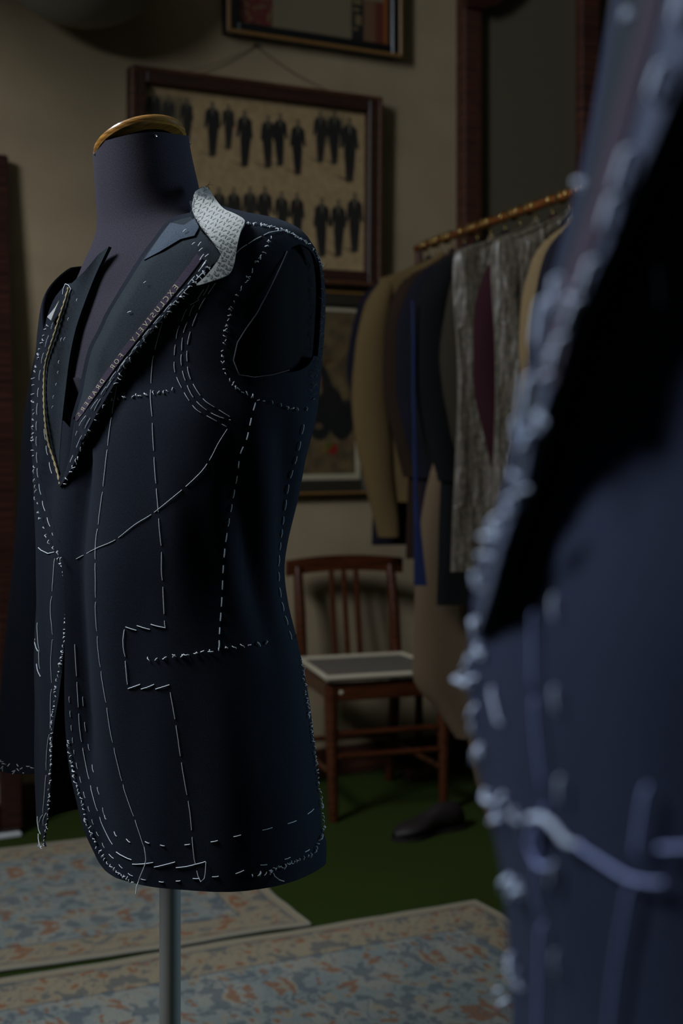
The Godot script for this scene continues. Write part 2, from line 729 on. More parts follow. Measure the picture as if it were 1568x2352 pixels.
func materials() -> void:
	var grain := img_tex(noise_img(256, 0.09, 0.72, 1.0, 3))
	var weave := img_tex(noise_img(256, 0.35, 0.0, 1.0, 5, Vector2(1.0, 1.6), 2))
	var woodg := img_tex(noise_img(256, 0.03, 0.55, 1.0, 9, Vector2(0.18, 3.0), 4))
	cloth("navy_wool", lin(0.0148, 0.019, 0.0305), 0.85, 0.35, grain, weave, 22.0)
	cloth("blue_wool", lin(0.031, 0.039, 0.08), 0.85, 0.35, grain, weave, 22.0)
	cloth("blue_strip", lin(0.12, 0.14, 0.22), 0.85, 0.45, grain, weave, 22.0)
	cloth("blue_lapel", lin(0.03, 0.038, 0.052), 0.85, 0.45, grain, weave, 22.0)
	cloth("lapel_wool", lin(0.028, 0.036, 0.044), 0.85, 0.45, grain, weave, 22.0)
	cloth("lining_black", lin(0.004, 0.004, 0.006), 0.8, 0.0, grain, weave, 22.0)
	cloth("gorge_cloth", lin(0.075, 0.095, 0.125), 0.85, 0.2, grain, weave, 22.0)
	cloth("form_velvet", lin(0.058, 0.05, 0.068), 0.95, 0.6, grain, weave, 25.0)
	cloth("selvedge", lin(0.075, 0.055, 0.085), 0.8, 0.2, grain, weave, 25.0)
	cloth("canvas", lin(0.62, 0.63, 0.6), 0.95, 0.0, grain, weave, 30.0, 0.03)
	mat("thread_white", lin(0.8, 0.82, 0.85), 0.7)
	mat("thread_cool", lin(0.66, 0.75, 0.95), 0.7)
	mat("thread_grey", lin(0.16, 0.15, 0.16), 0.8)
	mat("thread_blue", lin(0.36, 0.42, 0.78), 0.7)
	mat("thread_dark", lin(0.006, 0.007, 0.014), 0.9)
	mat("pad_thread", lin(0.03, 0.035, 0.035), 0.9)
	mat("gold_ink", lin(0.5, 0.44, 0.3), 0.6)
	mat("gold_cord", lin(0.42, 0.33, 0.16), 0.6)
	var cap := wood("cap_wood", lin(0.62, 0.28, 0.055), woodg, Vector3(8, 8, 8), 0.22)
	cap.clearcoat_enabled = true
	cap.clearcoat = 1.0
	cap.clearcoat_roughness = 0.08
	mat("pin_steel", lin(0.7, 0.7, 0.72), 0.2).metallic = 1.0
	var pole := mat("pole_metal", lin(0.3, 0.29, 0.26), 0.5)
	pole.metallic = 0.15
	wood("frame_wood", lin(0.055, 0.017, 0.007), woodg, Vector3(3, 3, 3), 0.55)
	wood("frame_edge", lin(0.13, 0.045, 0.015), woodg, Vector3(3, 3, 3), 0.6)
	wood("chair_wood", lin(0.10, 0.027, 0.009), woodg, Vector3(4, 4, 4), 0.28)
	wood("door_wood", lin(0.085, 0.021, 0.007), woodg, Vector3(2, 2, 2), 0.65)
	wood("mirror_wood", lin(0.05, 0.014, 0.008), woodg, Vector3(3, 3, 3), 0.35)
	wood("rail_wood", lin(0.2, 0.055, 0.012), woodg, Vector3(5, 5, 5), 0.25)
	mat("frame_black", lin(0.006, 0.006, 0.006), 0.35)
	mat("frame_gold", lin(0.22, 0.11, 0.03), 0.4)
	mat("frame_olive", lin(0.025, 0.02, 0.011), 0.55)
	mat("mat_board", lin(0.4, 0.34, 0.22), 0.9)
	var brass := mat("brass", lin(0.5, 0.34, 0.11), 0.25)
	brass.metallic = 1.0
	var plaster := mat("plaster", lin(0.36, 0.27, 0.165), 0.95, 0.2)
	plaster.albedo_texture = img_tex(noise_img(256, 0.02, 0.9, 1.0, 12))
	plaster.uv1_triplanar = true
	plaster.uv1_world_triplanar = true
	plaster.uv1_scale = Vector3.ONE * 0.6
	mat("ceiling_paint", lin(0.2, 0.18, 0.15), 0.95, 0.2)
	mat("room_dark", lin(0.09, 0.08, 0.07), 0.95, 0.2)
	var green := cloth("carpet_green", lin(0.05, 0.075, 0.016), 1.0, 0.0, img_tex(noise_img(256, 0.15, 0.6, 1.0, 21)), weave, 7.0, 0.15)
	green.metallic_specular = 0.1
	mat("door_panel", lin(0.10, 0.082, 0.052), 0.7, 0.3)
	mat("lamp_plaster", lin(0.2, 0.18, 0.14), 0.8, 0.3)
	mat("cord", lin(0.14, 0.09, 0.06), 0.9)
	mat("mirror_glass", lin(0.55, 0.55, 0.55), 0.04).metallic = 1.0
	mat("rug_binding", lin(0.26, 0.235, 0.18), 0.95)
	mat("white_board", lin(0.5, 0.5, 0.5), 0.8)
	mat("seat_pale", lin(0.45, 0.38, 0.27), 0.7)
	mat("seat_dark", lin(0.12, 0.10, 0.075), 0.8)
	mat("steel_dark", lin(0.03, 0.03, 0.03), 0.4)
	mat("shoe_dark", lin(0.010, 0.005, 0.004), 0.65)
	cloth("coat_mustard", lin(0.15, 0.095, 0.038), 0.95, 0.1, grain, weave, 12.0)
	cloth("coat_brown", lin(0.03, 0.016, 0.010), 0.95, 0.1, grain, weave, 12.0)
	cloth("coat_navy", lin(0.010, 0.009, 0.016), 0.95, 0.1, grain, weave, 12.0)
	cloth("coat_black", lin(0.006, 0.006, 0.006), 0.95, 0.1, grain, weave, 12.0)
	cloth("coat_blue", lin(0.018, 0.027, 0.085), 0.6, 0.2, grain, weave, 12.0)
	cloth("coat_olive", lin(0.028, 0.022, 0.013), 0.9, 0.1, grain, weave, 12.0)
	cloth("coat_wine", lin(0.025, 0.005, 0.008), 0.9, 0.1, grain, weave, 12.0)
	cloth("coat_tan", lin(0.2, 0.135, 0.065), 0.9, 0.1, grain, weave, 12.0)
	cloth("coat_beige", lin(0.15, 0.10, 0.058), 0.95, 0.1, grain, weave, 12.0)
	var crinkle := img_tex(noise_img(256, 0.025, 0.0, 1.0, 31, Vector2(1.8, 0.35), 3))
	var silver := cloth("silver_cover", lin(0.10, 0.08, 0.056), 0.42, 0.0, grain, crinkle, 2.0, 0.7)
	silver.metallic_specular = 0.45
	mats["rug_back"] = rug_material(41)
	mats["rug_front"] = rug_material(57)
	mats["fashion_print"] = print_material("fashion_print", fashion_print())
	mats["certificate_print"] = print_material("certificate_print", certificate_print())
	mats["painting_print"] = print_material("painting_print", painting_print())


func print_material(called: String, im: Image) -> StandardMaterial3D:
	var m := mat(called, Color.WHITE, 0.6)
	m.albedo_texture = img_tex(im)
	m.texture_repeat = false
	return m


# ---------------------------------------------------------------- printed and woven pictures
func rug_material(sd: int) -> StandardMaterial3D:
	var n1 := FastNoiseLite.new()
	n1.seed = sd
	n1.frequency = 0.017
	n1.fractal_octaves = 3
	var n2 := FastNoiseLite.new()
	n2.seed = sd + 1
	n2.frequency = 0.03
	n2.fractal_octaves = 2
	var n3 := FastNoiseLite.new()
	n3.seed = sd + 2
	n3.frequency = 0.012
	var n4 := FastNoiseLite.new()
	n4.seed = sd + 3
	n4.frequency = 0.4
	var W := 768
	var H := 512
	var im := Image.create(W, H, false, Image.FORMAT_RGB8)
	var pale := Color(0.64, 0.635, 0.59)
	var sand := Color(0.66, 0.60, 0.50)
	var blue := Color(0.30, 0.34, 0.39)
	var rust := Color(0.60, 0.36, 0.24)
	var teal := Color(0.55, 0.585, 0.575)
	for y in H:
		for x in W:
			# a woven repeat, mirrored about its middle
			var mx := float(absi((x % 256) - 128))
			var my := float(absi((y % 256) - 128))
			var wob := n3.get_noise_2d(x, y) * 14.0
			var a := n1.get_noise_2d(mx + wob, my - wob)
			var b := n2.get_noise_2d(mx - wob + 300.0, my + 90.0)
			var edge := mini(mini(x, W - 1 - x), mini(y, H - 1 - y))
			var c := pale.lerp(teal, clampf(n3.get_noise_2d(x + 500, y) * 1.6 + 0.35, 0, 0.7))
			if edge < 70 and edge > 12:
				c = sand
				a = n1.get_noise_2d(float(absi((x + y) % 96 - 48)) * 1.5, edge * 1.6)
			if absf(a) < 0.028:
				c = c.lerp(blue, 0.55)
			elif b > 0.38:
				c = c.lerp(rust, 0.6)
			elif b < -0.33:
				c = c.lerp(blue, 0.45)
			elif a > 0.36:
				c = c.lerp(sand, 0.7)
			if edge < 12:
				c = sand
			elif edge < 15 or (edge > 68 and edge < 72):
				c = c.lerp(blue, 0.5)
			var g := 0.86 + 0.2 * n4.get_noise_2d(x, y)
			im.set_pixel(x, y, Color(c.r * g, c.g * g, c.b * g))
	var m := print_material("rug_%d" % sd, im)
	m.roughness = 1.0
	m.metallic_specular = 0.1
	return m


func blob(im: Image, cx: float, cy: float, rx: float, ry: float, c: Color, amount := 1.0) -> void:
	for y in range(maxi(0, int(cy - ry) - 1), mini(im.get_height(), int(cy + ry) + 2)):
		for x in range(maxi(0, int(cx - rx) - 1), mini(im.get_width(), int(cx + rx) + 2)):
			var d := Vector2((x - cx) / rx, (y - cy) / ry).length()
			if d < 1.0:
				im.set_pixel(x, y, im.get_pixel(x, y).lerp(c, amount * minf(1.0, (1.0 - d) * 4.0)))


func limb(im: Image, a: Vector2, b: Vector2, r0: float, r1: float, c: Color, amount := 1.0) -> void:
	var k := int(a.distance_to(b) / 2.0) + 2
	for i in k:
		var t := float(i) / (k - 1)
		var p := a.lerp(b, t)
		var r := lerpf(r0, r1, t)
		blob(im, p.x, p.y, r, r, c, amount)


# rows of standing men in suits, as in an old fashion plate
func fashion_print() -> Image:
	var W := 640
	var H := 440
	var f := FastNoiseLite.new()
	f.seed = 77
	f.frequency = 0.03
	var im := Image.create(W, H, false, Image.FORMAT_RGB8)
	for y in H:
		for x in W:
			var g := 1.0 + 0.12 * f.get_noise_2d(x, y)
			im.set_pixel(x, y, Color(0.66 * g, 0.55 * g, 0.39 * g))
	var lo := wall_sh(322, 200)
	var hi := wall_sh(838, 638)
	# head x, head y, foot y in the photograph, tone
	var men := [[347, 212, 330, 0.75], [382, 226, 330, 0.55], [424, 232, 335, 0.7], [484, 240, 366, 0.9], [521, 246, 350, 0.65], [559, 260, 390, 0.95],
		[614, 272, 393, 0.85], [642, 268, 388, 0.9], [683, 282, 408, 0.95], [735, 262, 380, 0.8], [768, 262, 384, 0.85], [803, 277, 425, 0.75],
		[500, 440, 560, 0.6], [535, 440, 560, 0.65], [572, 438, 560, 0.5], [607, 438, 565, 0.75], [646, 449, 570, 0.65], [682, 452, 575, 0.8],
		[740, 464, 600, 0.85], [778, 468, 600, 0.75], [816, 452, 590, 0.75], [345, 430, 550, 0.7], [395, 430, 550, 0.6], [440, 432, 555, 0.7]]
	var ink := Color(0.07, 0.06, 0.045)
	var grey := Color(0.27, 0.24, 0.18)
	for q in [[345, 430, 340], [735, 790, 330]]:
		for x in range(q[0], q[1], 6):
			var s := wall_sh(x, 240)
			blob(im, (s.x - lo.x) / (hi.x - lo.x) * W, 60.0, 14, 50, grey, 0.25)
	for m in men:
		var a := wall_sh(m[0], m[1])
		var b := wall_sh(m[0], m[2])
		var x := (a.x - lo.x) / (hi.x - lo.x) * W
		var y0 := (lo.y - a.y) / (lo.y - hi.y) * H
		var y1 := (lo.y - b.y) / (lo.y - hi.y) * H
		var h := y1 - y0
		var c := grey.lerp(ink, m[3])
		var al: float = 0.6 + 0.4 * m[3]
		var sw: float = 3.0 * sin(x * 0.7)
		blob(im, x, y0 + h * 0.02, h * 0.045, h * 0.025, ink, al)
		blob(im, x, y0 + h * 0.07, h * 0.042, h * 0.06, Color(0.42, 0.36, 0.28), al)
		limb(im, Vector2(x, y0 + h * 0.2), Vector2(x + sw, y0 + h * 0.5), h * 0.115, h * 0.1, c, al)
		limb(im, Vector2(x - h * 0.1, y0 + h * 0.19), Vector2(x - h * 0.14, y0 + h * 0.47), h * 0.04, h * 0.03, c, al)
		limb(im, Vector2(x + h * 0.1, y0 + h * 0.19), Vector2(x + h * 0.14, y0 + h * 0.46), h * 0.04, h * 0.03, c, al)
		limb(im, Vector2(x - h * 0.05 + sw, y0 + h * 0.5), Vector2(x - h * 0.03, y1), h * 0.062, h * 0.035, c, al)
		limb(im, Vector2(x + h * 0.05 + sw, y0 + h * 0.5), Vector2(x + h * 0.04, y1 - h * 0.02), h * 0.062, h * 0.035, c, al)
		limb(im, Vector2(x, y0 + h * 0.12), Vector2(x, y0 + h * 0.26), h * 0.018, h * 0.008, Color(0.6, 0.55, 0.44), al * 0.8)
		limb(im, Vector2(x, y1), Vector2(x - h * 0.3, y1 - h * 0.08), h * 0.03, h * 0.01, grey, 0.3)
	return im


func certificate_print() -> Image:
	var W := 420
	var H := 300
	var f := FastNoiseLite.new()
	f.seed = 5
	f.frequency = 0.06
	var im := Image.create(W, H, false, Image.FORMAT_RGB8)
	im.fill(Color(0.46, 0.41, 0.31))
	var red := Color(0.36, 0.07, 0.05)
	var blue := Color(0.07, 0.09, 0.2)
	im.fill_rect(Rect2i(0, 0, 100, H), red)
	for y in H:
		for x in 100:
			var d := (x * 0.8 + (y - 150))
			if d < 40:
				im.set_pixel(x, y, blue)
			elif d < 52:
				im.set_pixel(x, y, Color(0.4, 0.12, 0.06))
			elif d < 105:
				im.set_pixel(x, y, Color(0.4, 0.33, 0.16))
			if f.get_noise_2d(x, y) > 0.22:
				im.set_pixel(x, y, Color(0.42, 0.36, 0.2))
	for i in 60:
		blob(im, 130 + i * 3.0, 120 + 26.0 * sin(i / 60.0 * PI * 0.6) , 30, 30, red, 0.8)
	blob(im, 380, 110, 50, 45, Color(0.12, 0.2, 0.42), 1.0)
	blob(im, 345, 165, 50, 35, Color(0.42, 0.38, 0.25), 0.8)
	im.fill_rect(Rect2i(318, 205, 34, 95), Color(0.06, 0.05, 0.05))
	for q in [[322, 208, 24, 10], [322, 226, 20, 7], [328, 240, 18, 22], [322, 268, 14, 6]]:
		im.fill_rect(Rect2i(q[0], q[1], q[2], q[3]), Color(0.45, 0.38, 0.24))
	im.fill_rect(Rect2i(352, 205, 58, 95), Color(0.42, 0.3, 0.2))
	im.fill_rect(Rect2i(386, 205, 24, 95), Color(0.38, 0.15, 0.08))
	im.fill_rect(Rect2i(410, 0, 10, H), Color(0.55, 0.3, 0.08))
	return im


func painting_print() -> Image:
	var W := 300
	var H := 400
	var f := FastNoiseLite.new()
	f.seed = 15
	f.frequency = 0.02
	f.fractal_octaves = 4
	var im := Image.create(W, H, false, Image.FORMAT_RGB8)
	for y in H:
		for x in W:
			var g := 1.0 + 0.35 * f.get_noise_2d(x, y)
			im.set_pixel(x, y, Color(0.36 * g, 0.29 * g, 0.18 * g))
	for i in 40:
		blob(im, 120 + i * 4.0, 250 + 30.0 * sin(i * 0.4), 30, 40, Color(0.05, 0.045, 0.035), 0.8)
	limb(im, Vector2(200, 130), Vector2(240, 240), 12, 20, Color(0.09, 0.06, 0.045), 0.9)
	limb(im, Vector2(190, 130), Vector2(235, 120), 10, 4, Color(0.3, 0.2, 0.08), 0.9)
	blob(im, 190, 170, 16, 22, Color(0.48, 0.3, 0.22), 0.9)
	blob(im, 195, 282, 14, 10, Color(0.4, 0.3, 0.2), 0.8)
	blob(im, 236, 338, 15, 16, Color(0.5, 0.08, 0.04), 1.0)
	blob(im, 226, 330, 12, 9, Color(0.3, 0.32, 0.06), 0.9)
	blob(im, 210, 340, 12, 10, Color(0.45, 0.33, 0.12), 0.8)
	return im


# ---------------------------------------------------------------- room
func slab(called: String, s0: float, s1: float, h0: float, h1: float, k0: float, k1: float, m: Material, label: String, parent: Node3D = null) -> Node3D:
	var mb := MB.new()
	mb.box(Transform3D(wall_basis(), wall_at((s0 + s1) / 2, (h0 + h1) / 2, (k0 + k1) / 2)), Vector3(s1 - s0, h1 - h0, k1 - k0), 0.002)
	var o := parent
	if o == null:
		o = struct(called, label)
	part(mb, "surface" if parent == null else called, m, o)
	return o


func room() -> void:
	slab("floor", WS - 0.2, 3.4, -0.1, 0.0, -0.3, 7.7, mats.carpet_green, "green carpet floor of the workroom")
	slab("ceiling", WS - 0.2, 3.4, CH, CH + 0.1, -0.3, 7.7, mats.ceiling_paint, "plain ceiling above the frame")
	slab("wall_back", WS - 0.2, 3.4, 0.0, CH, -0.2, 0.0, mats.plaster, "beige plaster wall with framed pictures")
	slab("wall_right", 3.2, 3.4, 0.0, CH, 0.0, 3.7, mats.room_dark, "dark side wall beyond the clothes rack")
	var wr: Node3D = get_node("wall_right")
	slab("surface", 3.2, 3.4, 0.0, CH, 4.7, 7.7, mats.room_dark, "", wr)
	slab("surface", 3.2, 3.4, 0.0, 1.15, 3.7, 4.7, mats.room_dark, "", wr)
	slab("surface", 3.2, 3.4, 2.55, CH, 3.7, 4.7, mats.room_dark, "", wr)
	# short cross wall that keeps this window's light off the back wall
	slab("wall_cross", 1.5, 3.2, 0.0, CH, 3.12, 3.24, mats.room_dark, "dark cross wall beside the second window")
	slab("wall_front", WS - 0.2, 3.4, 0.0, CH, 7.5, 7.7, mats.room_dark, "wall behind the viewer")
	# the wall with the window that lights the room
	var k0 := WK - 0.55
	var k1 := WK + 0.55
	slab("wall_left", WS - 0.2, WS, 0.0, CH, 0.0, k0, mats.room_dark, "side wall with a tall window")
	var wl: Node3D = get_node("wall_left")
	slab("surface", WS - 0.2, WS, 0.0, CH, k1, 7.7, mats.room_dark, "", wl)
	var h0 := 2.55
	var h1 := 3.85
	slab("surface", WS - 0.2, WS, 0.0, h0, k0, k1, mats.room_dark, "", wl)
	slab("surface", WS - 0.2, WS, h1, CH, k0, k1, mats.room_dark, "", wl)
	var win := struct("window_1", "high window that lights the room from the side")
	var glass := mat("window_glass", Color(0.9, 0.95, 1.0, 0.06), 0.02)
	glass.transparency = BaseMaterial3D.TRANSPARENCY_ALPHA
	var km := (k0 + k1) / 2
	for q in [[k0, k0 + 0.05, h0, h1], [k1 - 0.05, k1, h0, h1], [km - 0.02, km + 0.02, h0, h1], [k0, k1, h0, h0 + 0.05], [k0, k1, h1 - 0.05, h1]]:
		slab("window_frame", WS - 0.13, WS - 0.07, q[2], q[3], q[0], q[1], mats.door_wood, "", win)
	slab("pane", WS - 0.103, WS - 0.098, h0 + 0.05, h1 - 0.05, k0 + 0.05, km - 0.02, glass, "", win)
	slab("pane", WS - 0.103, WS - 0.098, h0 + 0.05, h1 - 0.05, km + 0.02, k1 - 0.05, glass, "", win)
	# partition beside the window bay, just outside the picture; it keeps the sleeve and part of the wall in shade
	var pa := Vector3(-0.76, 0, -1.54)
	var pb := Vector3(-0.84, 0, -2.10)
	var pd := (pb - pa).normalized()
	var pm := MB.new()
	pm.box(Transform3D(Basis(pd, Vector3.UP, pd.cross(Vector3.UP)), (pa + pb) / 2 + Vector3.UP * 1.2), Vector3(pa.distance_to(pb), 2.4, 0.06), 0.004)
	part(pm, "board", mats.room_dark, struct("wall_partition", "dark partition between the window bay and the back wall"))
	# dropped beam over the bay: the upper part of the back wall lies in its shade
	pa = Vector3(-1.38, 0, -2.3)
	pb = Vector3(-1.75, 0, -3.4)
	pd = (pb - pa).normalized()
	pm = MB.new()
	pm.box(Transform3D(Basis(pd, Vector3.UP, pd.cross(Vector3.UP)), (pa + pb) / 2 + Vector3.UP * (CH + 2.63) / 2), Vector3(pa.distance_to(pb), CH - 2.63, 0.08), 0.004)
	part(pm, "board", mats.room_dark, get_node("wall_partition"))
	var win2 := struct("window_2", "second window in the right side wall")
	for q in [[3.7, 3.75, 1.15, 2.55], [4.65, 4.7, 1.15, 2.55], [3.7, 4.7, 1.15, 1.2], [3.7, 4.7, 2.5, 2.55]]:
		slab("window_frame", 3.27, 3.33, q[2], q[3], q[0], q[1], mats.door_wood, "", win2)
	slab("pane", 3.298, 3.302, 1.2, 2.5, 3.75, 4.65, glass, "", win2)
	# skirting along the back wall, up to the partition
	slab("baseboard_back", WS, 0.46, 0.0, 0.10, 0.0, 0.018, mats.door_wood, "dark reddish skirting board")
	# tall panelled door in a reddish wooden frame behind the clothes rack
	var d := struct("door_1", "tall reddish wooden door frame with dull grey panels")
	var a := wall_sh(1047, 500).x
	var b := wall_sh(1085, 500).x
	var c := wall_sh(1315, 300).x
	var e := wall_sh(1354, 300).x
	slab("post", a, b, 0.0, 3.3, 0.0, 0.06, mats.door_wood, "", d)
	slab("post", c, e, 0.0, 3.3, 0.0, 0.06, mats.door_wood, "", d)
	slab("post", e + 0.52, e + 0.60, 0.0, 3.3, 0.0, 0.06, mats.door_wood, "", d)
	slab("panel", b, c, 0.0, 3.3, 0.0, 0.02, mats.door_panel, "", d)
	slab("panel", e, e + 0.52, 0.0, 3.3, 0.0, 0.02, mats.door_panel, "", d)
	slab("cross_rail", b, c, 2.98, 3.06, 0.0, 0.055, mats.door_wood, "", d)
	# shaped bracket in the upper corner of the frame
	var mb := MB.new()
	var poly := PackedVector2Array()
	for p in [[1041, -60], [1041, 6], [1047, 28], [1085, 34], [1112, 24], [1140, 2], [1160, -20], [1190, -60]]:
		poly.append(wall_sh(p[0], p[1]))
	var how := func(p: Vector2) -> Array: return [wall_at(p.x, p.y, 0.085), WN]
	mb.sheet(poly, how, Vector2(0.05, 0.05), 0.03)
	part(mb, "bracket", mats.mirror_wood, d)


# ---------------------------------------------------------------- pictures on the wall
# frame: outer rectangle on the wall, band width, inner print
func picture(root: Node3D, s0: float, s1: float, h0: float, h1: float, band: float, depth: float, frame_m: Material, edge_m: Material, print_m: Material, tilt := 0.0, inner := 0.008, mat_w := 0.0) -> void:
	var B := wall_basis() * Basis(Vector3.RIGHT, tilt)
	var w := s1 - s0
	var h := h1 - h0
	var t := Transform3D(B, wall_at((s0 + s1) / 2, h0, depth * 0.5 + 0.003 + maxf(0.0, 0.0)))
	var at := func(x: float, y: float, z: float) -> Transform3D: return Transform3D(B, t * Vector3(x, y, z))
	for q in [[-w / 2 + band / 2, h / 2, band, h], [w / 2 - band / 2, h / 2, band, h], [0.0, band / 2, w - 2 * band, band], [0.0, h - band / 2, w - 2 * band, band]]:
		var mb := MB.new()
		mb.box(at.call(q[0], q[1], 0.0), Vector3(q[2], q[3], depth), 0.005)
		var fr := part(mb, "frame_bar", frame_m, root)
		# slim proud moulding on the bar
		var mb2 := MB.new()
		var vert: bool = q[3] > q[2]
		var sg: float = signf(q[0]) if vert else signf(q[1] - h / 2)
		var sz := Vector3(inner, q[3] - 0.004, 0.008) if vert else Vector3(q[2] + 2 * band - 0.004, inner, 0.008)
		var off := Vector2(sg * (band / 2 - inner * 0.5), 0) if vert else Vector2(0, sg * (band / 2 - inner * 0.5))
		mb2.box(at.call(q[0] + off.x, q[1] + off.y, depth * 0.5 + 0.002), sz, 0.002)
		part(mb2, "moulding", edge_m, fr)
	var iw := w / 2 - band
	var y0 := band
	var y1 := h - band
	if mat_w > 0.0:
		var mb4 := MB.new()
		for q in [[-iw + mat_w / 2, h / 2, mat_w, y1 - y0], [iw - mat_w / 2, h / 2, mat_w, y1 - y0], [0.0, y0 + mat_w / 2, 2 * iw - 2 * mat_w, mat_w], [0.0, y1 - mat_w / 2, 2 * iw - 2 * mat_w, mat_w]]:
			mb4.box(at.call(q[0], q[1], -depth * 0.1), Vector3(q[2], q[3], 0.003), 0.001)
		part(mb4, "mat_board", mats.mat_board, root)
		iw -= mat_w
		y0 += mat_w
		y1 -= mat_w
	var mb3 := MB.new()
	var z := -depth * 0.2
	mb3.quad(t * Vector3(-iw, y0, z), t * Vector3(iw, y0, z), t * Vector3(iw, y1, z), t * Vector3(-iw, y1, z), B * Vector3.BACK, Vector2(0, 1), Vector2(1, 1), Vector2(1, 0), Vector2(0, 0))
	var pr := part(mb3, "print", print_m, root)
	pr.set_meta("label", "printed sheet inside the frame")
	var mb5 := MB.new()
	mb5.box(at.call(0.0, h / 2, -depth * 0.4), Vector3(w - band, h - band, 0.004), 0.001)
	part(mb5, "backing_board", mats.frame_black, root)
	# glass
	var mb6 := MB.new()
	mb6.box(at.call(0.0, h / 2, depth * 0.05), Vector3(w - band * 2 + 0.004, h - band * 2 + 0.004, 0.002), 0.0005)
	if not mats.has("picture_glass"):
		var g := mat("picture_glass", Color(0.5, 0.5, 0.5, 0.01), 0.03)
		g.transparency = BaseMaterial3D.TRANSPARENCY_ALPHA
		g.metallic_specular = 0.2
	part(mb6, "glass_pane", mats.picture_glass, root)


func pictures() -> void:
	var a := wall_sh(287, 157)
	var b := wall_sh(858, 662)
	var r := thing("framed_fashion_plate", "large brown framed print of men in suits behind the dress form's neck", "picture", wall_at((a.x + b.x) / 2, b.y, 0))
	picture(r, a.x, b.x, b.y, a.y, 0.052, 0.05, mats.frame_wood, mats.frame_edge, mats.fashion_print, 0.012, 0.014)
	# cord to its nail
	var mb := MB.new()
	var nail := wall_sh(584, 106)
	var c0 := wall_sh(405, 172)
	var c1 := wall_sh(745, 212)
	for c in [c0, c1]:
		var pts: Array = []
		for i in 7:
			var t := i / 6.0
			pts.append(wall_at(lerpf(c.x, nail.x, t), lerpf(c.y, nail.y, t) - 0.012 * sin(t * PI), lerpf(0.03, 0.008, t)))
		mb.tube(pts, 0.0018, 5)
	part(mb, "hanging_cord", mats.cord, r)
	var mbn := MB.new()
	mbn.tube([wall_at(nail.x, nail.y, 0.0), wall_at(nail.x, nail.y + 0.003, 0.02)], 0.004, 8)
	part(mbn, "nail", mats.steel_dark, r)

	a = wall_sh(507, 82)
	b = wall_sh(906, 138)
	r = thing("framed_certificate", "black and gold framed colour certificate cut by the top edge", "picture", wall_at((a.x + b.x) / 2, a.y, 0))
	picture(r, a.x, b.x, a.y, a.y + 0.58, 0.042, 0.05, mats.frame_black, mats.frame_gold, mats.certificate_print, 0.0, 0.012)

	b = wall_sh(850, 1132)
	var h1 := wall_sh(850, 676).y
	r = thing("framed_painting", "dark framed brown painting half hidden behind the navy jacket", "picture", wall_at(b.x - 0.3, b.y, 0))
	picture(r, b.x - 0.56, b.x, b.y, h1, 0.05, 0.03, mats.frame_olive, mats.frame_gold, mats.painting_print, 0.0, 0.008, 0.02)


func wall_things() -> void:
	# bowl-shaped wall lamp, unlit, only its underside in view
	var c := Vector2(-1.052, 2.7716)
	var r := thing("wall_lamp", "pale grey unlit bowl-shaped wall lamp cut by the top edge", "lamp", wall_at(c.x, c.y - 0.33, 0))
	var mb := MB.new()
	var prof: Array = []
	for i in 17:
		var t := i / 16.0 * PI / 2
		prof.append(Vector2(0.317 * sin(t), -0.317 * cos(t)))
	for i in 9:
		var t := PI / 2 - i / 8.0 * PI / 2
		prof.append(Vector2(0.307 * sin(t), -0.307 * cos(t)))
	# half bowl, pressed against the wall
	var T := Transform3D(wall_basis() * Basis.from_scale(Vector3(1, 1, 0.6)), wall_at(c.x, c.y, 0.2))
	mb.lathe(T, prof, 40)
	part(mb, "bowl", mats.lamp_plaster, r)
	mb = MB.new()
	mb.box(Transform3D(wall_basis(), wall_at(c.x, c.y + 0.02, 0.02)), Vector3(0.14, 0.2, 0.04), 0.01)
	part(mb, "wall_plate", mats.lamp_plaster, r)

	# tall mirror leaning on the wall at the left edge
	var e := -1.228
	r = thing("leaning_mirror", "tall dark wooden mirror leaning on the wall at the left edge", "mirror", wall_at(e - 0.3, 0.0, 0.15))
	var lean := -0.079
	var B := wall_basis() * Basis(Vector3.RIGHT, lean)
	var o := wall_at(e, 0.016, 0.2)
	var H := 2.06
	for q in [[-0.0325, H / 2, 0.065, H], [-0.6325, H / 2, 0.065, H], [-0.3325, 0.04, 0.535, 0.08], [-0.3325, H - 0.04, 0.535, 0.08]]:
		mb = MB.new()
		mb.box(Transform3D(B, o + B * Vector3(q[0], q[1], 0)), Vector3(q[2], q[3], 0.035), 0.006)
		part(mb, "frame_bar", mats.mirror_wood, r)
	mb = MB.new()
	mb.box(Transform3D(B, o + B * Vector3(-0.3325, H / 2, 0.002)), Vector3(0.535, H - 0.16, 0.006), 0.001)
	part(mb, "mirror_glass", mats.mirror_glass, r)
	mb = MB.new()
	mb.box(Transform3D(wall_basis(), wall_at(e - 0.33, 0.007, 0.2)), Vector3(0.64, 0.012, 0.07), 0.002)
	part(mb, "foot_board", mats.white_board, r, "pale board under the mirror")


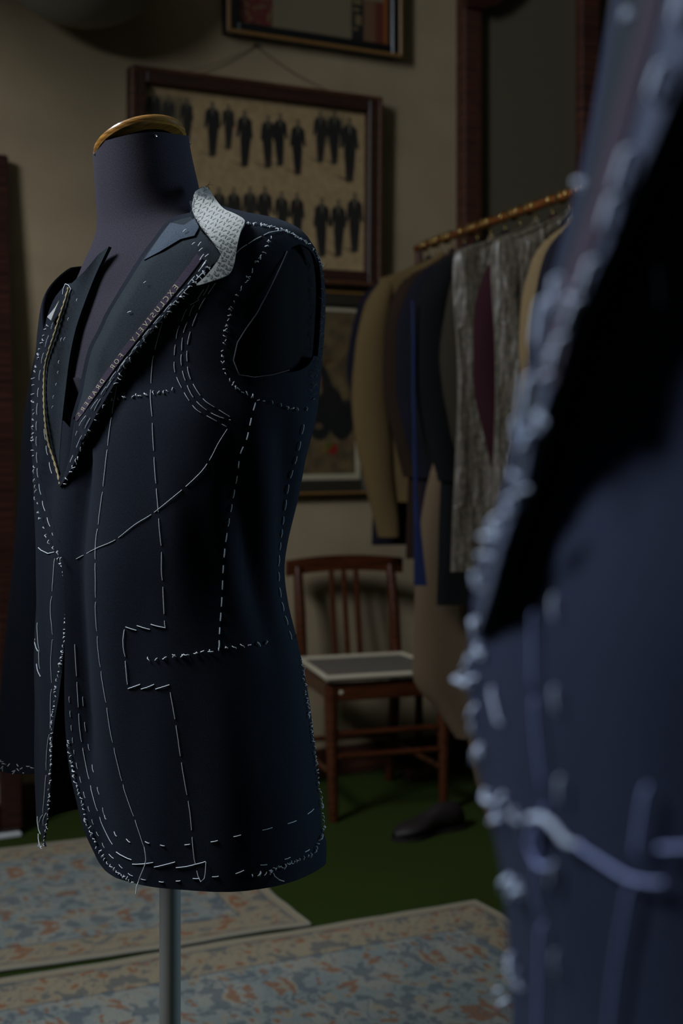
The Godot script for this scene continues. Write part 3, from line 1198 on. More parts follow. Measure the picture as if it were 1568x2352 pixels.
func rug(called: String, label: String, corner: Vector3, turn: float, w: float, h: float, m: Material) -> void:
	# corner is the far right one; the rug runs w to the left and h towards the viewer
	var X := Vector3(cos(turn), 0, -sin(turn))
	var Z := Vector3(sin(turn), 0, cos(turn))
	var r := thing(called, label, "rug", corner - X * w / 2 + Z * h / 2)
	var mb := MB.new()
	var n := FastNoiseLite.new()
	n.seed = int(w * 100)
	n.frequency = 1.1
	var cols := 48
	var rows := 30
	var P: Array = []
	for j in rows + 1:
		var row: Array = []
		for i in cols + 1:
			var u := float(i) / cols
			var v := float(j) / rows
			var p := corner - X * w * (1.0 - u) + Z * h * v
			var wob := Vector3(n.get_noise_2d(p.x * 2, p.z * 2), 0, n.get_noise_2d(p.z * 2, p.x * 2 + 9)) * 0.012
			row.append(p + wob + Vector3.UP * (0.009 + 0.002 * n.get_noise_2d(p.x, p.z)))
		P.append(row)
	for j in rows:
		for i in cols:
			var u0 := Vector2(float(i) / cols, float(j) / rows)
			var u1 := Vector2(float(i + 1) / cols, float(j + 1) / rows)
			mb.quad(P[j][i], P[j][i + 1], P[j + 1][i + 1], P[j + 1][i], Vector3.UP, u0, Vector2(u1.x, u0.y), u1, Vector2(u0.x, u1.y))
	part(mb, "pile", m, r)
	var eb := MB.new()
	var ring: Array = []
	for i in cols + 1: ring.append(P[0][i])
	for j in rows + 1: ring.append(P[j][cols])
	for i in cols + 1: ring.append(P[rows][cols - i])
	for j in rows + 1: ring.append(P[rows - j][0])
	for i in ring.size() - 1:
		if ring[i].distance_to(ring[i + 1]) > 1e-4:
			var d: Vector3 = (ring[i + 1] - ring[i]).cross(Vector3.UP).normalized()
			eb.quad(ring[i], ring[i + 1], ring[i + 1] * Vector3(1, 0, 1), ring[i] * Vector3(1, 0, 1), -d)
	var pts: Array = []
	for p in ring:
		if pts.is_empty() or pts[-1].distance_to(p) > 1e-3:
			pts.append(p - Vector3.UP * 0.003)
	eb.tube(pts, 0.0045, 6)
	part(eb, "bound_edge", mats.rug_binding, r)


func rugs() -> void:
	var far := floor_at(713, 2130)
	var t := deg_to_rad(23.5)
	var Z := Vector3(sin(t), 0, cos(t))
	rug("oriental_rug", "pale patterned rug lying farther back, under the jacket hem", far - Z * 0.93, t, 1.5, 0.93, mats.rug_back)
	rug("oriental_rug", "large pale patterned rug nearest the viewer, around the pole", floor_at(1092, 2076), t + 0.04, 1.45, 1.2, mats.rug_front)


# ---------------------------------------------------------------- chair
func chair() -> void:
	var o := Vector3(0.085, 0, -4.62)
	var r := thing("dining_chair", "reddish wooden chair with slatted back against the wall", "chair", o)
	var a := 0.325
	var X := Vector3(cos(a), 0, -sin(a))
	var Z := Vector3(sin(a), 0, cos(a))
	var B := Basis(X, Vector3.UP, Z)
	var at := func(x: float, y: float, z: float) -> Vector3: return o + X * x + Vector3.UP * y + Z * z
	var wd: Material = mats.chair_wood
	# front legs
	for sx in [-1.0, 1.0]:
		var mb := MB.new()
		mb.tube([at.call(sx * 0.185, 0.001, 0.205), at.call(sx * 0.188, 0.2, 0.198), at.call(sx * 0.19, 0.42, 0.19)], [0.015, 0.018, 0.022], 8)
		part(mb, "leg", wd, r)
	# back legs run on as the posts of the backrest
	for sx in [-1.0, 1.0]:
		var mb := MB.new()
		mb.tube([at.call(sx * 0.165, 0.001, -0.235), at.call(sx * 0.168, 0.22, -0.2), at.call(sx * 0.17, 0.44, -0.185), at.call(sx * 0.17, 0.6, -0.2), at.call(sx * 0.168, 0.75, -0.235)], [0.016, 0.019, 0.021, 0.019, 0.016], 8)
		part(mb, "leg", wd, r)
	var rail := MB.new()
	var rows: Array = []
	for i in 13:
		var t := i / 12.0 * 2.0 - 1.0
		var z := -0.232 - 0.03 * (1.0 - t * t)
		var row: Array = []
		for q in [[-0.011, 0.0], [0.011, 0.0], [0.011, 0.052], [-0.011, 0.052]]:
			row.append(at.call(t * 0.21, 0.722 + q[1] + 0.012 * (1.0 - t * t), z + q[0]))
		rows.append(row)
	for i in 12:
		for k in 4:
			var k2 := (k + 1) % 4
			var nn: Vector3 = [-Vector3.UP, Z, Vector3.UP, -Z][k]
			rail.quad(rows[i][k], rows[i][k2], rows[i + 1][k2], rows[i + 1][k], nn)
	for i in [0, 12]:
		rail.quad(rows[i][0], rows[i][1], rows[i][2], rows[i][3], X * (1.0 if i else -1.0))
	part(rail, "top_rail", wd, r)
	for x in [-0.045, 0.0, 0.045]:
		var mb := MB.new()
		mb.box(Transform3D(B * Basis(Vector3.RIGHT, -0.16), at.call(x, 0.59, -0.222)), Vector3(0.017, 0.30, 0.012), 0.003)
		part(mb, "slat", wd, r)
	# seat: reddish frame under a pale edged seat board
	for q in [[0.0, 0.4, 0.195, 0.37, 0.055, 0.02], [0.0, 0.4, -0.19, 0.33, 0.055, 0.02]]:
		var mb := MB.new()
		mb.box(Transform3D(B, at.call(q[0], q[1], q[2])), Vector3(q[3], q[4], q[5]), 0.004)
		part(mb, "seat_rail", wd, r)
	for sx in [-1.0, 1.0]:
		var mb := MB.new()
		mb.box(Transform3D(B * Basis(Vector3.UP, sx * 0.05), at.call(sx * 0.178, 0.4, 0.0)), Vector3(0.02, 0.055, 0.37), 0.004)
		part(mb, "seat_rail", wd, r)
	var sb := MB.new()
	var poly := PackedVector2Array([Vector2(-0.185, -0.165), Vector2(0.185, -0.165), Vector2(0.212, 0.222), Vector2(-0.212, 0.222)])
	sb.sheet(poly, func(p: Vector2) -> Array: return [at.call(p.x, 0.449, p.y), Vector3.UP], Vector2(0.1, 0.1), 0.012)
	part(sb, "seat", mats.seat_dark, r)
	for q in [[Vector2(-0.182, -0.16), Vector2(0.182, -0.16)], [Vector2(0.182, -0.16), Vector2(0.209, 0.219)], [Vector2(0.209, 0.219), Vector2(-0.209, 0.219)], [Vector2(-0.209, 0.219), Vector2(-0.182, -0.16)]]:
		var mb := MB.new()
		mb.tube([at.call(q[0].x, 0.449, q[0].y), at.call(q[1].x, 0.449, q[1].y)], 0.009, 8)
		part(mb, "seat_edging", mats.seat_pale, r, "pale worn edge of the seat")
	# stretchers
	for q in [[-0.187, 0.2, 0.2, 0.187, 0.2, 0.2], [-0.17, 0.17, -0.2, 0.17, 0.17, -0.2], [-0.18, 0.14, 0.2, -0.168, 0.14, -0.21], [0.18, 0.14, 0.2, 0.168, 0.14, -0.21], [-0.187, 0.27, 0.197, 0.187, 0.27, 0.197]]:
		var mb := MB.new()
		mb.tube([at.call(q[0], q[1], q[2]), at.call(q[3], q[4], q[5])], 0.0095, 8)
		part(mb, "stretcher", wd, r)
	var kn := MB.new()
	kn.lathe(Transform3D(B * Basis(Vector3.RIGHT, PI / 2), at.call(-0.16, 0.4, 0.204)), [Vector2(0.0, 0.006), Vector2(0.006, 0.004), Vector2(0.007, 0.0)], 12)
	part(kn, "screw_cover", mats.seat_pale, r)


# ---------------------------------------------------------------- clothes rack
const RAIL_A := Vector3(0.285, 1.854, -4.86)
const RAIL_B := Vector3(0.72, 1.854, -3.50)

func rack() -> void:
	var d := (RAIL_B - RAIL_A).normalized()
	var Q := Vector3.UP.cross(d).normalized()      # across the rail, to the left as seen
	if Q.x > 0:
		Q = -Q
	var base := (RAIL_A + RAIL_B) / 2
	var r := thing("clothes_rack", "wooden clothes rail with brass rings carrying the row of coats", "clothes rack", Vector3(base.x, 0, base.z))
	var mb := MB.new()
	mb.tube([RAIL_A - d * 0.07, RAIL_B + d * 0.05], 0.013, 12)
	part(mb, "rail", mats.rail_wood, r)
	for e in [RAIL_A - d * 0.05, RAIL_B]:
		mb = MB.new()
		mb.tube([Vector3(e.x, 0.03, e.z), Vector3(e.x, 1.84, e.z)], 0.014, 10)
		part(mb, "post", mats.door_wood, r)
		mb = MB.new()
		mb.box(Transform3D(Basis(Q, Vector3.UP, d), Vector3(e.x, 0.02, e.z)), Vector3(0.1, 0.04, 0.06), 0.008)
		part(mb, "foot", mats.door_wood, r)
	for t in [0.0, 0.067, 0.141, 0.289, 0.363, 0.511, 0.585, 0.733, 0.807, 0.881]:
		var p := RAIL_A.lerp(RAIL_B, t)
		mb = MB.new()
		mb.lathe(Transform3D(Basis(Q, d, Q.cross(d)), p), [Vector2(0.0135, -0.006), Vector2(0.018, -0.004), Vector2(0.019, 0.0), Vector2(0.018, 0.004), Vector2(0.0135, 0.006)], 16)
		part(mb, "brass_ring", mats.brass, r)
	var grp := "coats on the clothes rail"
	# cloth, where its left edge is seen, drop to hem
	var list := [
		["coat_navy", 806, 0.95, "dark navy coat at the wall end of the rail"],
		["coat_mustard", 816, 0.80, "mustard tan coat with a hanging sleeve, beside the framed painting"],
		["coat_brown", 886, 0.98, "dark brown coat between the mustard and the navy ones"],
		["coat_navy", 916, 1.11, "dark navy coat between the brown and the black ones"],
		["coat_black", 950, 1.09, "long black coat just behind the blue-lined one"],
		["coat_beige", 950, 1.50, "long beige coat reaching almost to the floor"],
		["coat_black", 948, 1.08, "black coat with a bright blue lining strip and a brass button"],
		["coat_olive", 1020, 0.92, "dull olive brown jacket next to the black coat"],
		["silver_cover", 1040, 0.96, "shiny grey crinkled garment cover nearest the black coat"],
		["coat_wine", 1094, 0.98, "dark wine red jacket between the two shiny covers"],
		["silver_cover", 1128, 0.92, "shiny grey crinkled garment cover nearest the blurred jacket"],
		["coat_tan", 1203, 0.85, "light tan jacket partly hidden by the blurred jacket"],
		["coat_navy", 1232, 0.9, "navy jacket at the near end of the rail"],
	]
	for i in list.size():
		var q: Array = list[i]
		var p := RAIL_A.lerp(RAIL_B, 0.03 + 0.074 * i)
		# half width that puts the edge there
		var k: float = (q[1] - PCX) / FPX
		var hw := (k * -p.z - p.x) / (Q.x + k * Q.z)
		hung_coat(p, Q, d, mats[q[0]], hw / 1.0 if q[0] == "silver_cover" or q[2] > 1.3 else (hw - 0.055) / 1.12, q[2], q[3], grp, i)
	# dark shoe on the carpet below the coats
	var f := floor_at(985, 1915)
	r = thing("shoe", "dark leather shoe on the carpet below the beige coat", "shoe", f)
	var rows: Array = []
	var SX := Vector3(-0.8, 0, 0.6)
	var SZ := Vector3.UP.cross(SX)
	for i in 13:
		var t := i / 12.0
		var w: float = [0.012, 0.03, 0.034, 0.034, 0.03, 0.028, 0.03, 0.036, 0.043, 0.046, 0.043, 0.032, 0.008][i]
		var h: float = [0.04, 0.075, 0.08, 0.082, 0.082, 0.076, 0.066, 0.056, 0.05, 0.045, 0.04, 0.034, 0.02][i]
		var row: Array = []
		for k in 12:
			var a := TAU * k / 12
			row.append(f + SX * ((t - 0.5) * 0.27) + SZ * (cos(a) * w) + Vector3.UP * (0.006 + h * 0.5 + sin(a) * h * 0.5))
		rows.append(row)
	mb = MB.new()
	mb.grid(rows, true, -1.0)
	part(mb, "upper", mats.shoe_dark, r)
	mb = MB.new()
	var sp := PackedVector2Array()
	for i in 13:
		sp.append(Vector2((i / 12.0 - 0.5) * 0.275, [0.02, 0.032, 0.034, 0.034, 0.03, 0.028, 0.03, 0.036, 0.043, 0.046, 0.043, 0.032, 0.014][i]))
	for i in 13:
		var q := sp[12 - i]
		sp.append(Vector2(q.x, -q.y))
	mb.sheet(sp, func(p: Vector2) -> Array: return [f + SX * p.x + SZ * p.y + Vector3.UP * 0.011, Vector3.UP], Vector2(0.05, 0.05), 0.01)
	part(mb, "sole", mats.shoe_dark, r)


func hung_coat(p: Vector3, Q: Vector3, d: Vector3, m: Material, hw: float, drop: float, label: String, grp: String, k: int) -> void:
	var sh := p.y - 0.075
	var shiny := m.resource_name == "silver_cover"
	# hanger
	var hg := thing("coat_hanger", ["hanger holding the navy coat at the wall end", "hanger holding the mustard coat", "hanger holding the dark brown coat", "hanger holding the navy coat beside the brown one", "hanger holding the long plain black coat", "hanger holding the long beige coat", "hanger holding the blue-lined black coat", "hanger holding the olive jacket", "hanger holding the shiny cover by the black coat", "hanger holding the wine red jacket", "hanger holding the shiny cover by the blurred jacket", "hanger holding the light tan jacket", "hanger holding the navy jacket at the near end"][k], "hanger", Vector3(p.x, sh, p.z), "hangers on the clothes rail")
	var mb := MB.new()
	var pts: Array = []
	for i in 9:
		var a := -0.35 * PI + i / 8.0 * 1.35 * PI
		pts.append(p + Q * (cos(a) * 0.017) + Vector3.UP * (sin(a) * 0.017))
	pts.reverse()
	pts.append(p + Vector3.UP * -0.03)
	pts.append(p + Vector3.UP * -0.105)
	mb.tube(pts, 0.0028, 6)
	part(mb, "hook", mats.brass, hg)
	mb = MB.new()
	mb.tube([p - Q * (hw * 0.5) + Vector3.UP * -0.152, p - Q * hw * 0.25 + Vector3.UP * -0.128, p + Vector3.UP * -0.108, p + Q * hw * 0.25 + Vector3.UP * -0.128, p + Q * (hw * 0.5) + Vector3.UP * -0.152], [0.005, 0.006, 0.007, 0.006, 0.005], 8)
	part(mb, "arm", mats.rail_wood, hg)
	# coat
	var r := thing("hanging_coat" if not shiny else "garment_cover", label, "coat" if not shiny else "garment cover", Vector3(p.x, sh - drop, p.z), grp)
	var rows: Array = []
	var n := 40
	var f := FastNoiseLite.new()
	f.seed = 100 + k * 7
	f.frequency = 0.9
	var prof := [[0.0, 0.05, 0.03, 0.035], [0.008, 0.075, 0.036, 0.03], [0.03, 0.6, 0.045, 0.0], [0.055, 0.92, 0.05, 0.0], [0.09, 1.0, 0.052, 0.0], [0.2, 1.0, 0.05, 0.0], [0.35, 0.96, 0.046, 0.0], [0.5, 0.95, 0.046, 0.0], [0.65, 0.97, 0.048, 0.0], [0.8, 1.0, 0.05, 0.0], [0.88, 1.01, 0.051, 0.0], [0.94, 1.02, 0.052, 0.0], [1.0, 1.03, 0.053, 0.0]]
	for q in prof:
		var row: Array = []
		for i in n:
			var a := TAU * i / n
			var x: float = cos(a) * hw * q[1] * 1.0
			var z: float = sin(a) * q[2] * 0.62
			if drop > 1.3:
				x *= lerpf(0.6, 1.0, smoothstep(0.3, 0.6, q[0]))
				x *= lerpf(1.0, 0.45, smoothstep(0.87, 1.0, q[0]))
			var y: float = sh - (q[0] * drop if q[0] > 0.06 else q[0] * 1.0) + q[3]
			var rip: float = 0.006 * sin(a * 5.0 + k) * smoothstep(0.05, 0.5, q[0]) + 0.007 * f.get_noise_2d(x * 9.0, y * 3.0)
			if shiny:
				rip += 0.009 * f.get_noise_2d(x * 30.0 + 5.0, y * 12.0) + 0.005 * sin(a * 11.0 + y * 9.0)
			z += rip * signf(sin(a) + 0.0001) * minf(1.0, absf(sin(a)) * 3.0)
			row.append(p * Vector3(1, 0, 1) + Vector3.UP * y + Q * x + d * z)
		rows.append(row)
	var fine: Array = []
	for i in rows.size() - 1:
		var sub := 4 if i > 3 else 2
		for j in sub:
			var row: Array = []
			for q in n:
				row.append(rows[i][q].cubic_interpolate(rows[i + 1][q], rows[maxi(i - 1, 0)][q], rows[mini(i + 2, rows.size() - 1)][q], float(j) / sub))
			fine.append(row)
	fine.append(rows[-1])
	mb = MB.new()
	mb.grid(fine, true, 1.0)
	part(mb, "body", m, r)
	if shiny or drop > 1.3:
		if drop > 1.3:
			var bl := MB.new()
			var b0 := p * Vector3(1, 0, 1) + Q * 0.03 + d * 0.02
			var rr: Array = []
			for i in 9:
				var t := i / 8.0
				var row: Array = []
				var w := lerpf(0.05, 0.03, t)
				for q in [[-1, 0.004], [1, 0.004], [1, -0.004], [-1, -0.004]]:
					row.append(b0 + Q * (q[0] * w + 0.02 * sin(t * 4.0)) + d * (q[1] + 0.06 * t) + Vector3.UP * lerpf(0.42, 0.02, t))
				rr.append(row)
			bl.grid(rr, true, 1.0)
			part(bl, "belt_end", m, r)
		return
	# sleeves
	for sx in [-1.0, 1.0]:
		var srows: Array = []
		var len := 0.66 if k != 1 else 0.86
		var path := [[0.02, 0.86, 0.02], [0.10, 0.98, 0.036], [0.25, 1.1, 0.045], [0.45, 1.13, 0.05], [0.62, 1.08, 0.048], [0.8, 0.98, 0.042], [0.92, 0.88, 0.034], [1.0, 0.82, 0.030]]
		for q in path:
			var row: Array = []
			for i in 16:
				var a := TAU * i / 16
				var rr: float = q[2] * (1.0 + 0.08 * sin(a * 3.0 + q[0] * 20.0 + k))
				row.append(p * Vector3(1, 0, 1) + Vector3.UP * (sh - 0.055 - q[0] * len) + Q * (sx * hw * q[1] + cos(a) * rr * 1.3) + d * sin(a) * minf(rr, 0.038))
			srows.append(row)
		var fs: Array = []
		for i in srows.size() - 1:
			for j in 3:
				var row: Array = []
				for q in 16:
					row.append(srows[i][q].cubic_interpolate(srows[i + 1][q], srows[maxi(i - 1, 0)][q], srows[mini(i + 2, srows.size() - 1)][q], j / 3.0))
				fs.append(row)
		fs.append(srows[-1])
		mb = MB.new()
		mb.grid(fs, true, 1.0)
		part(mb, "sleeve", m, r)
	if k == 6:
		var bl := MB.new()
		var rr: Array = []
		for q in [[945, 690, 950, 690], [946, 780, 953, 780], [946, 900, 953, 900], [948, 1020, 956, 1020], [949, 1130, 960, 1130], [950, 1230, 968, 1230], [950, 1345, 980, 1345]]:
			var row: Array = []
			for e in [[0, 0.036], [2, 0.036], [2, 0.032], [0, 0.032]]:
				var dir := Vector3((q[e[0]] - PCX) / FPX, (PCY - q[e[0] + 1]) / FPX, -1.0)
				var t: float = (p - EYE + d * e[1]).dot(d) / dir.dot(d)
				row.append(EYE + dir * t)
			rr.append(row)
		bl.grid(rr, true, 1.0)
		part(bl, "lining", mats.coat_blue, r, "bright blue lining strip")
	if k == 6:
		mb = MB.new()
		mb.lathe(Transform3D(Basis(Q, d, Q.cross(d)), p * Vector3(1, 0, 1) + Vector3.UP * 0.74 + Q * 0.03 + d * 0.036), [Vector2(0, 0.006), Vector2(0.009, 0.004), Vector2(0.011, 0.0), Vector2(0.009, -0.004)], 14)
		part(mb, "button", mats.brass, r, "small brass button")


# ---------------------------------------------------------------- jackets
# rows: front, side, back height; half widths left, right; depth front, back; shift to the front
func jacket_rings() -> Array:
	var R := [
		[1.500, 1.500, 1.500, 0.060, 0.060, 0.062, 0.060, 0.030],
		[1.470, 1.474, 1.478, 0.062, 0.062, 0.066, 0.064, 0.026],
		[1.435, 1.452, 1.458, 0.078, 0.076, 0.082, 0.076, 0.016],
		[1.400, 1.438, 1.440, 0.115, 0.108, 0.098, 0.090, 0.006],
		[1.365, 1.429, 1.415, 0.152, 0.140, 0.108, 0.104, 0.0],
		[1.335, 1.415, 1.385, 0.184, 0.168, 0.1135, 0.114, 0.0],
		[1.315, 1.394, 1.352, 0.2, 0.182, 0.116, 0.121, 0.0],
		[1.295, 1.358, 1.32, 0.206, 0.187, 0.118, 0.126, 0.0],
		[1.275, 1.31, 1.29, 0.204, 0.189, 0.119, 0.127, 0.0]]
	for q in [[1.26, 0.198, 0.1194, 0.1247], [1.22, 0.196, 0.1233, 0.1095], [1.18, 0.19, 0.1246, 0.0933], [1.14, 0.18, 0.1273, 0.0860], [1.1, 0.168, 0.1317, 0.0779], [1.06, 0.16, 0.1354, 0.0744], [1.02, 0.161, 0.1352, 0.0837],
		[0.98, 0.168, 0.1324, 0.0961], [0.94, 0.176, 0.1287, 0.1035], [0.9, 0.182, 0.1251, 0.1105], [0.86, 0.186, 0.1221, 0.1202], [0.82, 0.189, 0.1195, 0.1293], [0.78, 0.191, 0.1172, 0.1372], [0.735, 0.192, 0.1145, 0.1419]]:
		R.append([q[0], q[0], q[0], q[1], q[1], q[2], q[3], 0.0])
	return R


# the jacket close to the viewer is cut slimmer over the chest
func near_rings() -> Array:
	var R := [
		[1.500, 1.500, 1.500, 0.060, 0.060, 0.050, 0.060, 0.0],
		[1.465, 1.470, 1.470, 0.066, 0.066, 0.058, 0.064, 0.0]]
	for q in [[1.42, 0.12, 0.0661, 0.08], [1.38, 0.18, 0.0741, 0.1], [1.34, 0.22, 0.0806, 0.11], [1.3, 0.235, 0.0893, 0.12], [1.26, 0.24, 0.1, 0.1247], [1.22, 0.24, 0.1099, 0.1095], [1.18, 0.24, 0.118, 0.0933], [1.14, 0.24, 0.1298, 0.086], [1.1, 0.24, 0.1322, 0.0779],
		[1.06, 0.24, 0.1275, 0.0744], [1.02, 0.24, 0.119, 0.0837], [0.98, 0.24, 0.1159, 0.0961], [0.94, 0.24, 0.1144, 0.1035], [0.9, 0.24, 0.1132, 0.1105], [0.86, 0.24, 0.1123, 0.1202], [0.82, 0.24, 0.1118, 0.1293], [0.78, 0.24, 0.1114, 0.1372], [0.735, 0.24, 0.1112, 0.1419]]:
		R.append([q[0], q[0], q[0], q[1], q[1], q[2], q[3], 0.0])
	return R


const HEM := 22.0

func form_rings(J: Array, lean := 1.0) -> Array:
	var R: Array = [
		[1.521, 1.530, 1.539, 0.0512, 0.0512, 0.0512, 0.0512, 0.041],
		[1.506, 1.512, 1.518, 0.0522, 0.0522, 0.0522, 0.0522, 0.0385],
		[1.482, 1.486, 1.490, 0.0545, 0.0545, 0.0545, 0.0545, 0.0335],
		[1.455, 1.460, 1.464, 0.0570, 0.0570, 0.0575, 0.0570, 0.0275],
		[1.428, 1.440, 1.446, 0.0660, 0.0660, 0.0660, 0.0650, 0.020]]
	for q in R:
		q[7] *= lean
		for a in range(3, 7):
			q[a] *= lerpf(0.78, 1.0, lean)
	for i in range(3, J.size() - 4):
		var q: Array = J[i].duplicate()
		q[3] -= 0.018
		q[4] = minf(q[4] - 0.022, 0.112)
		q[5] -= 0.004 if i < 10 else 0.023
		q[6] -= 0.016
		if i < 9:
			for a in 3:
				q[a] -= 0.014
		R.append(q)
	return R


func dress_form(at: Vector3, turn: float, J: Array, label: String) -> void:
	var s := Surf.new(at, turn, form_rings(J, 1.0 if turn > 0.0 else 0.0))
	s.folds = 0.0
	var r := thing("dress_form", label, "dress form", at * Vector3(1, 0, 1))
	var k := s.rings.size() - 1
	var rows: Array = []
	for j in k * 3 + 1:
		var row: Array = []
		for i in 72:
			row.append(s.pt(-180.0 + 5.0 * i, j / 3.0))
		rows.append(row)
	var mb := MB.new()
	mb.grid(rows, true, 1.0)
	# closed underneath
	var low: Array = rows[-1]
	var mid := Vector3.ZERO
	for p in low:
		mid += p / low.size()
	for i in 72:
		mb.tri(low[i], low[(i + 1) % 72], mid, Vector3.DOWN, Vector3.DOWN, Vector3.DOWN)
	part(mb, "torso", mats.form_velvet, r, "purple grey cloth neck and torso")
	# turned wooden cap, square to the neck
	var c := Vector3.ZERO
	for i in 72:
		c += rows[0][i] / 72.0
	var up := (s.pt(0, 0) - c).cross(s.pt(-90, 0) - c).normalized()
	if up.y < 0:
		up = -up
	var X := up.cross(s.L).normalized()
	var T := Transform3D(Basis(X, up, X.cross(up)), c)
	mb = MB.new()
	var prof := [Vector2(0.040, -0.004), Vector2(0.0495, -0.003), Vector2(0.0520, -0.001), Vector2(0.0532, 0.002), Vector2(0.0534, 0.004), Vector2(0.0528, 0.0062), Vector2(0.0508, 0.0078), Vector2(0.047, 0.0088), Vector2(0.03, 0.0095), Vector2(0.012, 0.0098), Vector2(0.0, 0.0098)]
	mb.lathe(T, prof, 48)
	var cp := part(mb, "neck_cap", mats.cap_wood, r, "varnished wooden neck cap")
	cp.set_meta("label", "varnished wooden neck cap")
	for q in [[-22.0, 0.55], [70.0, 0.35], [140.0, 0.5]]:
		mb = MB.new()
		var p := s.pt(q[0], q[1])
		var nn := s.nrm(q[0], q[1])
		mb.lathe(Transform3D(Basis(nn.cross(Vector3.UP).normalized(), nn, nn.cross(nn.cross(Vector3.UP)).normalized()), p), [Vector2(0.0016, 0.0), Vector2(0.0016, 0.0008), Vector2(0.0, 0.0016)], 8)
		part(mb, "pin", mats.pin_steel, r)
	mb = MB.new()
	mb.tube([at * Vector3(1, 0, 1) + Vector3.UP * 0.03, at * Vector3(1, 0, 1) + Vector3.UP * 0.92], 0.0122, 24)
	part(mb, "pole", mats.pole_metal, r)
	mb = MB.new()
	mb.lathe(Transform3D(Basis.IDENTITY, at * Vector3(1, 0, 1)), [Vector2(0.0, 0.0105), Vector2(0.16, 0.0105), Vector2(0.165, 0.016), Vector2(0.16, 0.024), Vector2(0.06, 0.036), Vector2(0.022, 0.05), Vector2(0.014, 0.08)], 36)
	part(mb, "base", mats.pole_metal, r)


# shell of cloth over part of the body; outline in (psi, 10 v)
func panel(s: Surf, poly: PackedVector2Array, off: float, called: String, m: Material, root: Node3D, thick := 0.0018) -> void:
	var mb := MB.new()
	var how := func(p: Vector2) -> Array:
		var n := s.nrm(p.x, p.y / 10.0)
		return [s.pt(p.x, p.y / 10.0) + n * off, n]
	mb.sheet(poly, how, Vector2(3.0, 2.5), thick)
	part(mb, called, m, root)


# flat piece lying on the jacket, outlined as seen
func lying(s: Surf, poly: PackedVector2Array, off: Callable, cell: float, thick: float, called: String, m: Material, root: Node3D, label := "") -> MeshInstance3D:
	var mb := MB.new()
	var e := 3.0
	var how := func(p: Vector2) -> Array:
		var a: Array = s.on(p, off.call(p))
		var bx: Vector3 = s.on(p + Vector2(e, 0), off.call(p + Vector2(e, 0)))[0]
		var by: Vector3 = s.on(p + Vector2(0, e), off.call(p + Vector2(0, e)))[0]
		var n: Vector3 = (by - a[0]).cross(bx - a[0]).normalized()
		if n.dot(a[1]) < 0.0:
			n = -n
		if n.dot(a[1]) > 0.55:
			a[1] = n
		return a
	mb.sheet(poly, how, Vector2(cell, cell), thick)
	return part(mb, called, m, root, label)


func uvs(s: Surf, line: PackedVector2Array) -> PackedVector2Array:
	var o := PackedVector2Array()
	for p in line:
		o.append(s.uv(p))
	return o


func biggest(a: Array) -> PackedVector2Array:
	var best := PackedVector2Array()
	var area := -1.0
	for p in a:
		if Geometry2D.is_polygon_clockwise(p):
			continue
		var lo: Vector2 = p[0]
		var hi: Vector2 = p[0]
		for q in p:
			lo = lo.min(q)
			hi = hi.max(q)
		var t := (hi.x - lo.x) * (hi.y - lo.y)
		if t > area:
			area = t
			best = p
	return best


func rev(p: PackedVector2Array) -> PackedVector2Array:
	var o := p.duplicate()
	o.reverse()
	return o


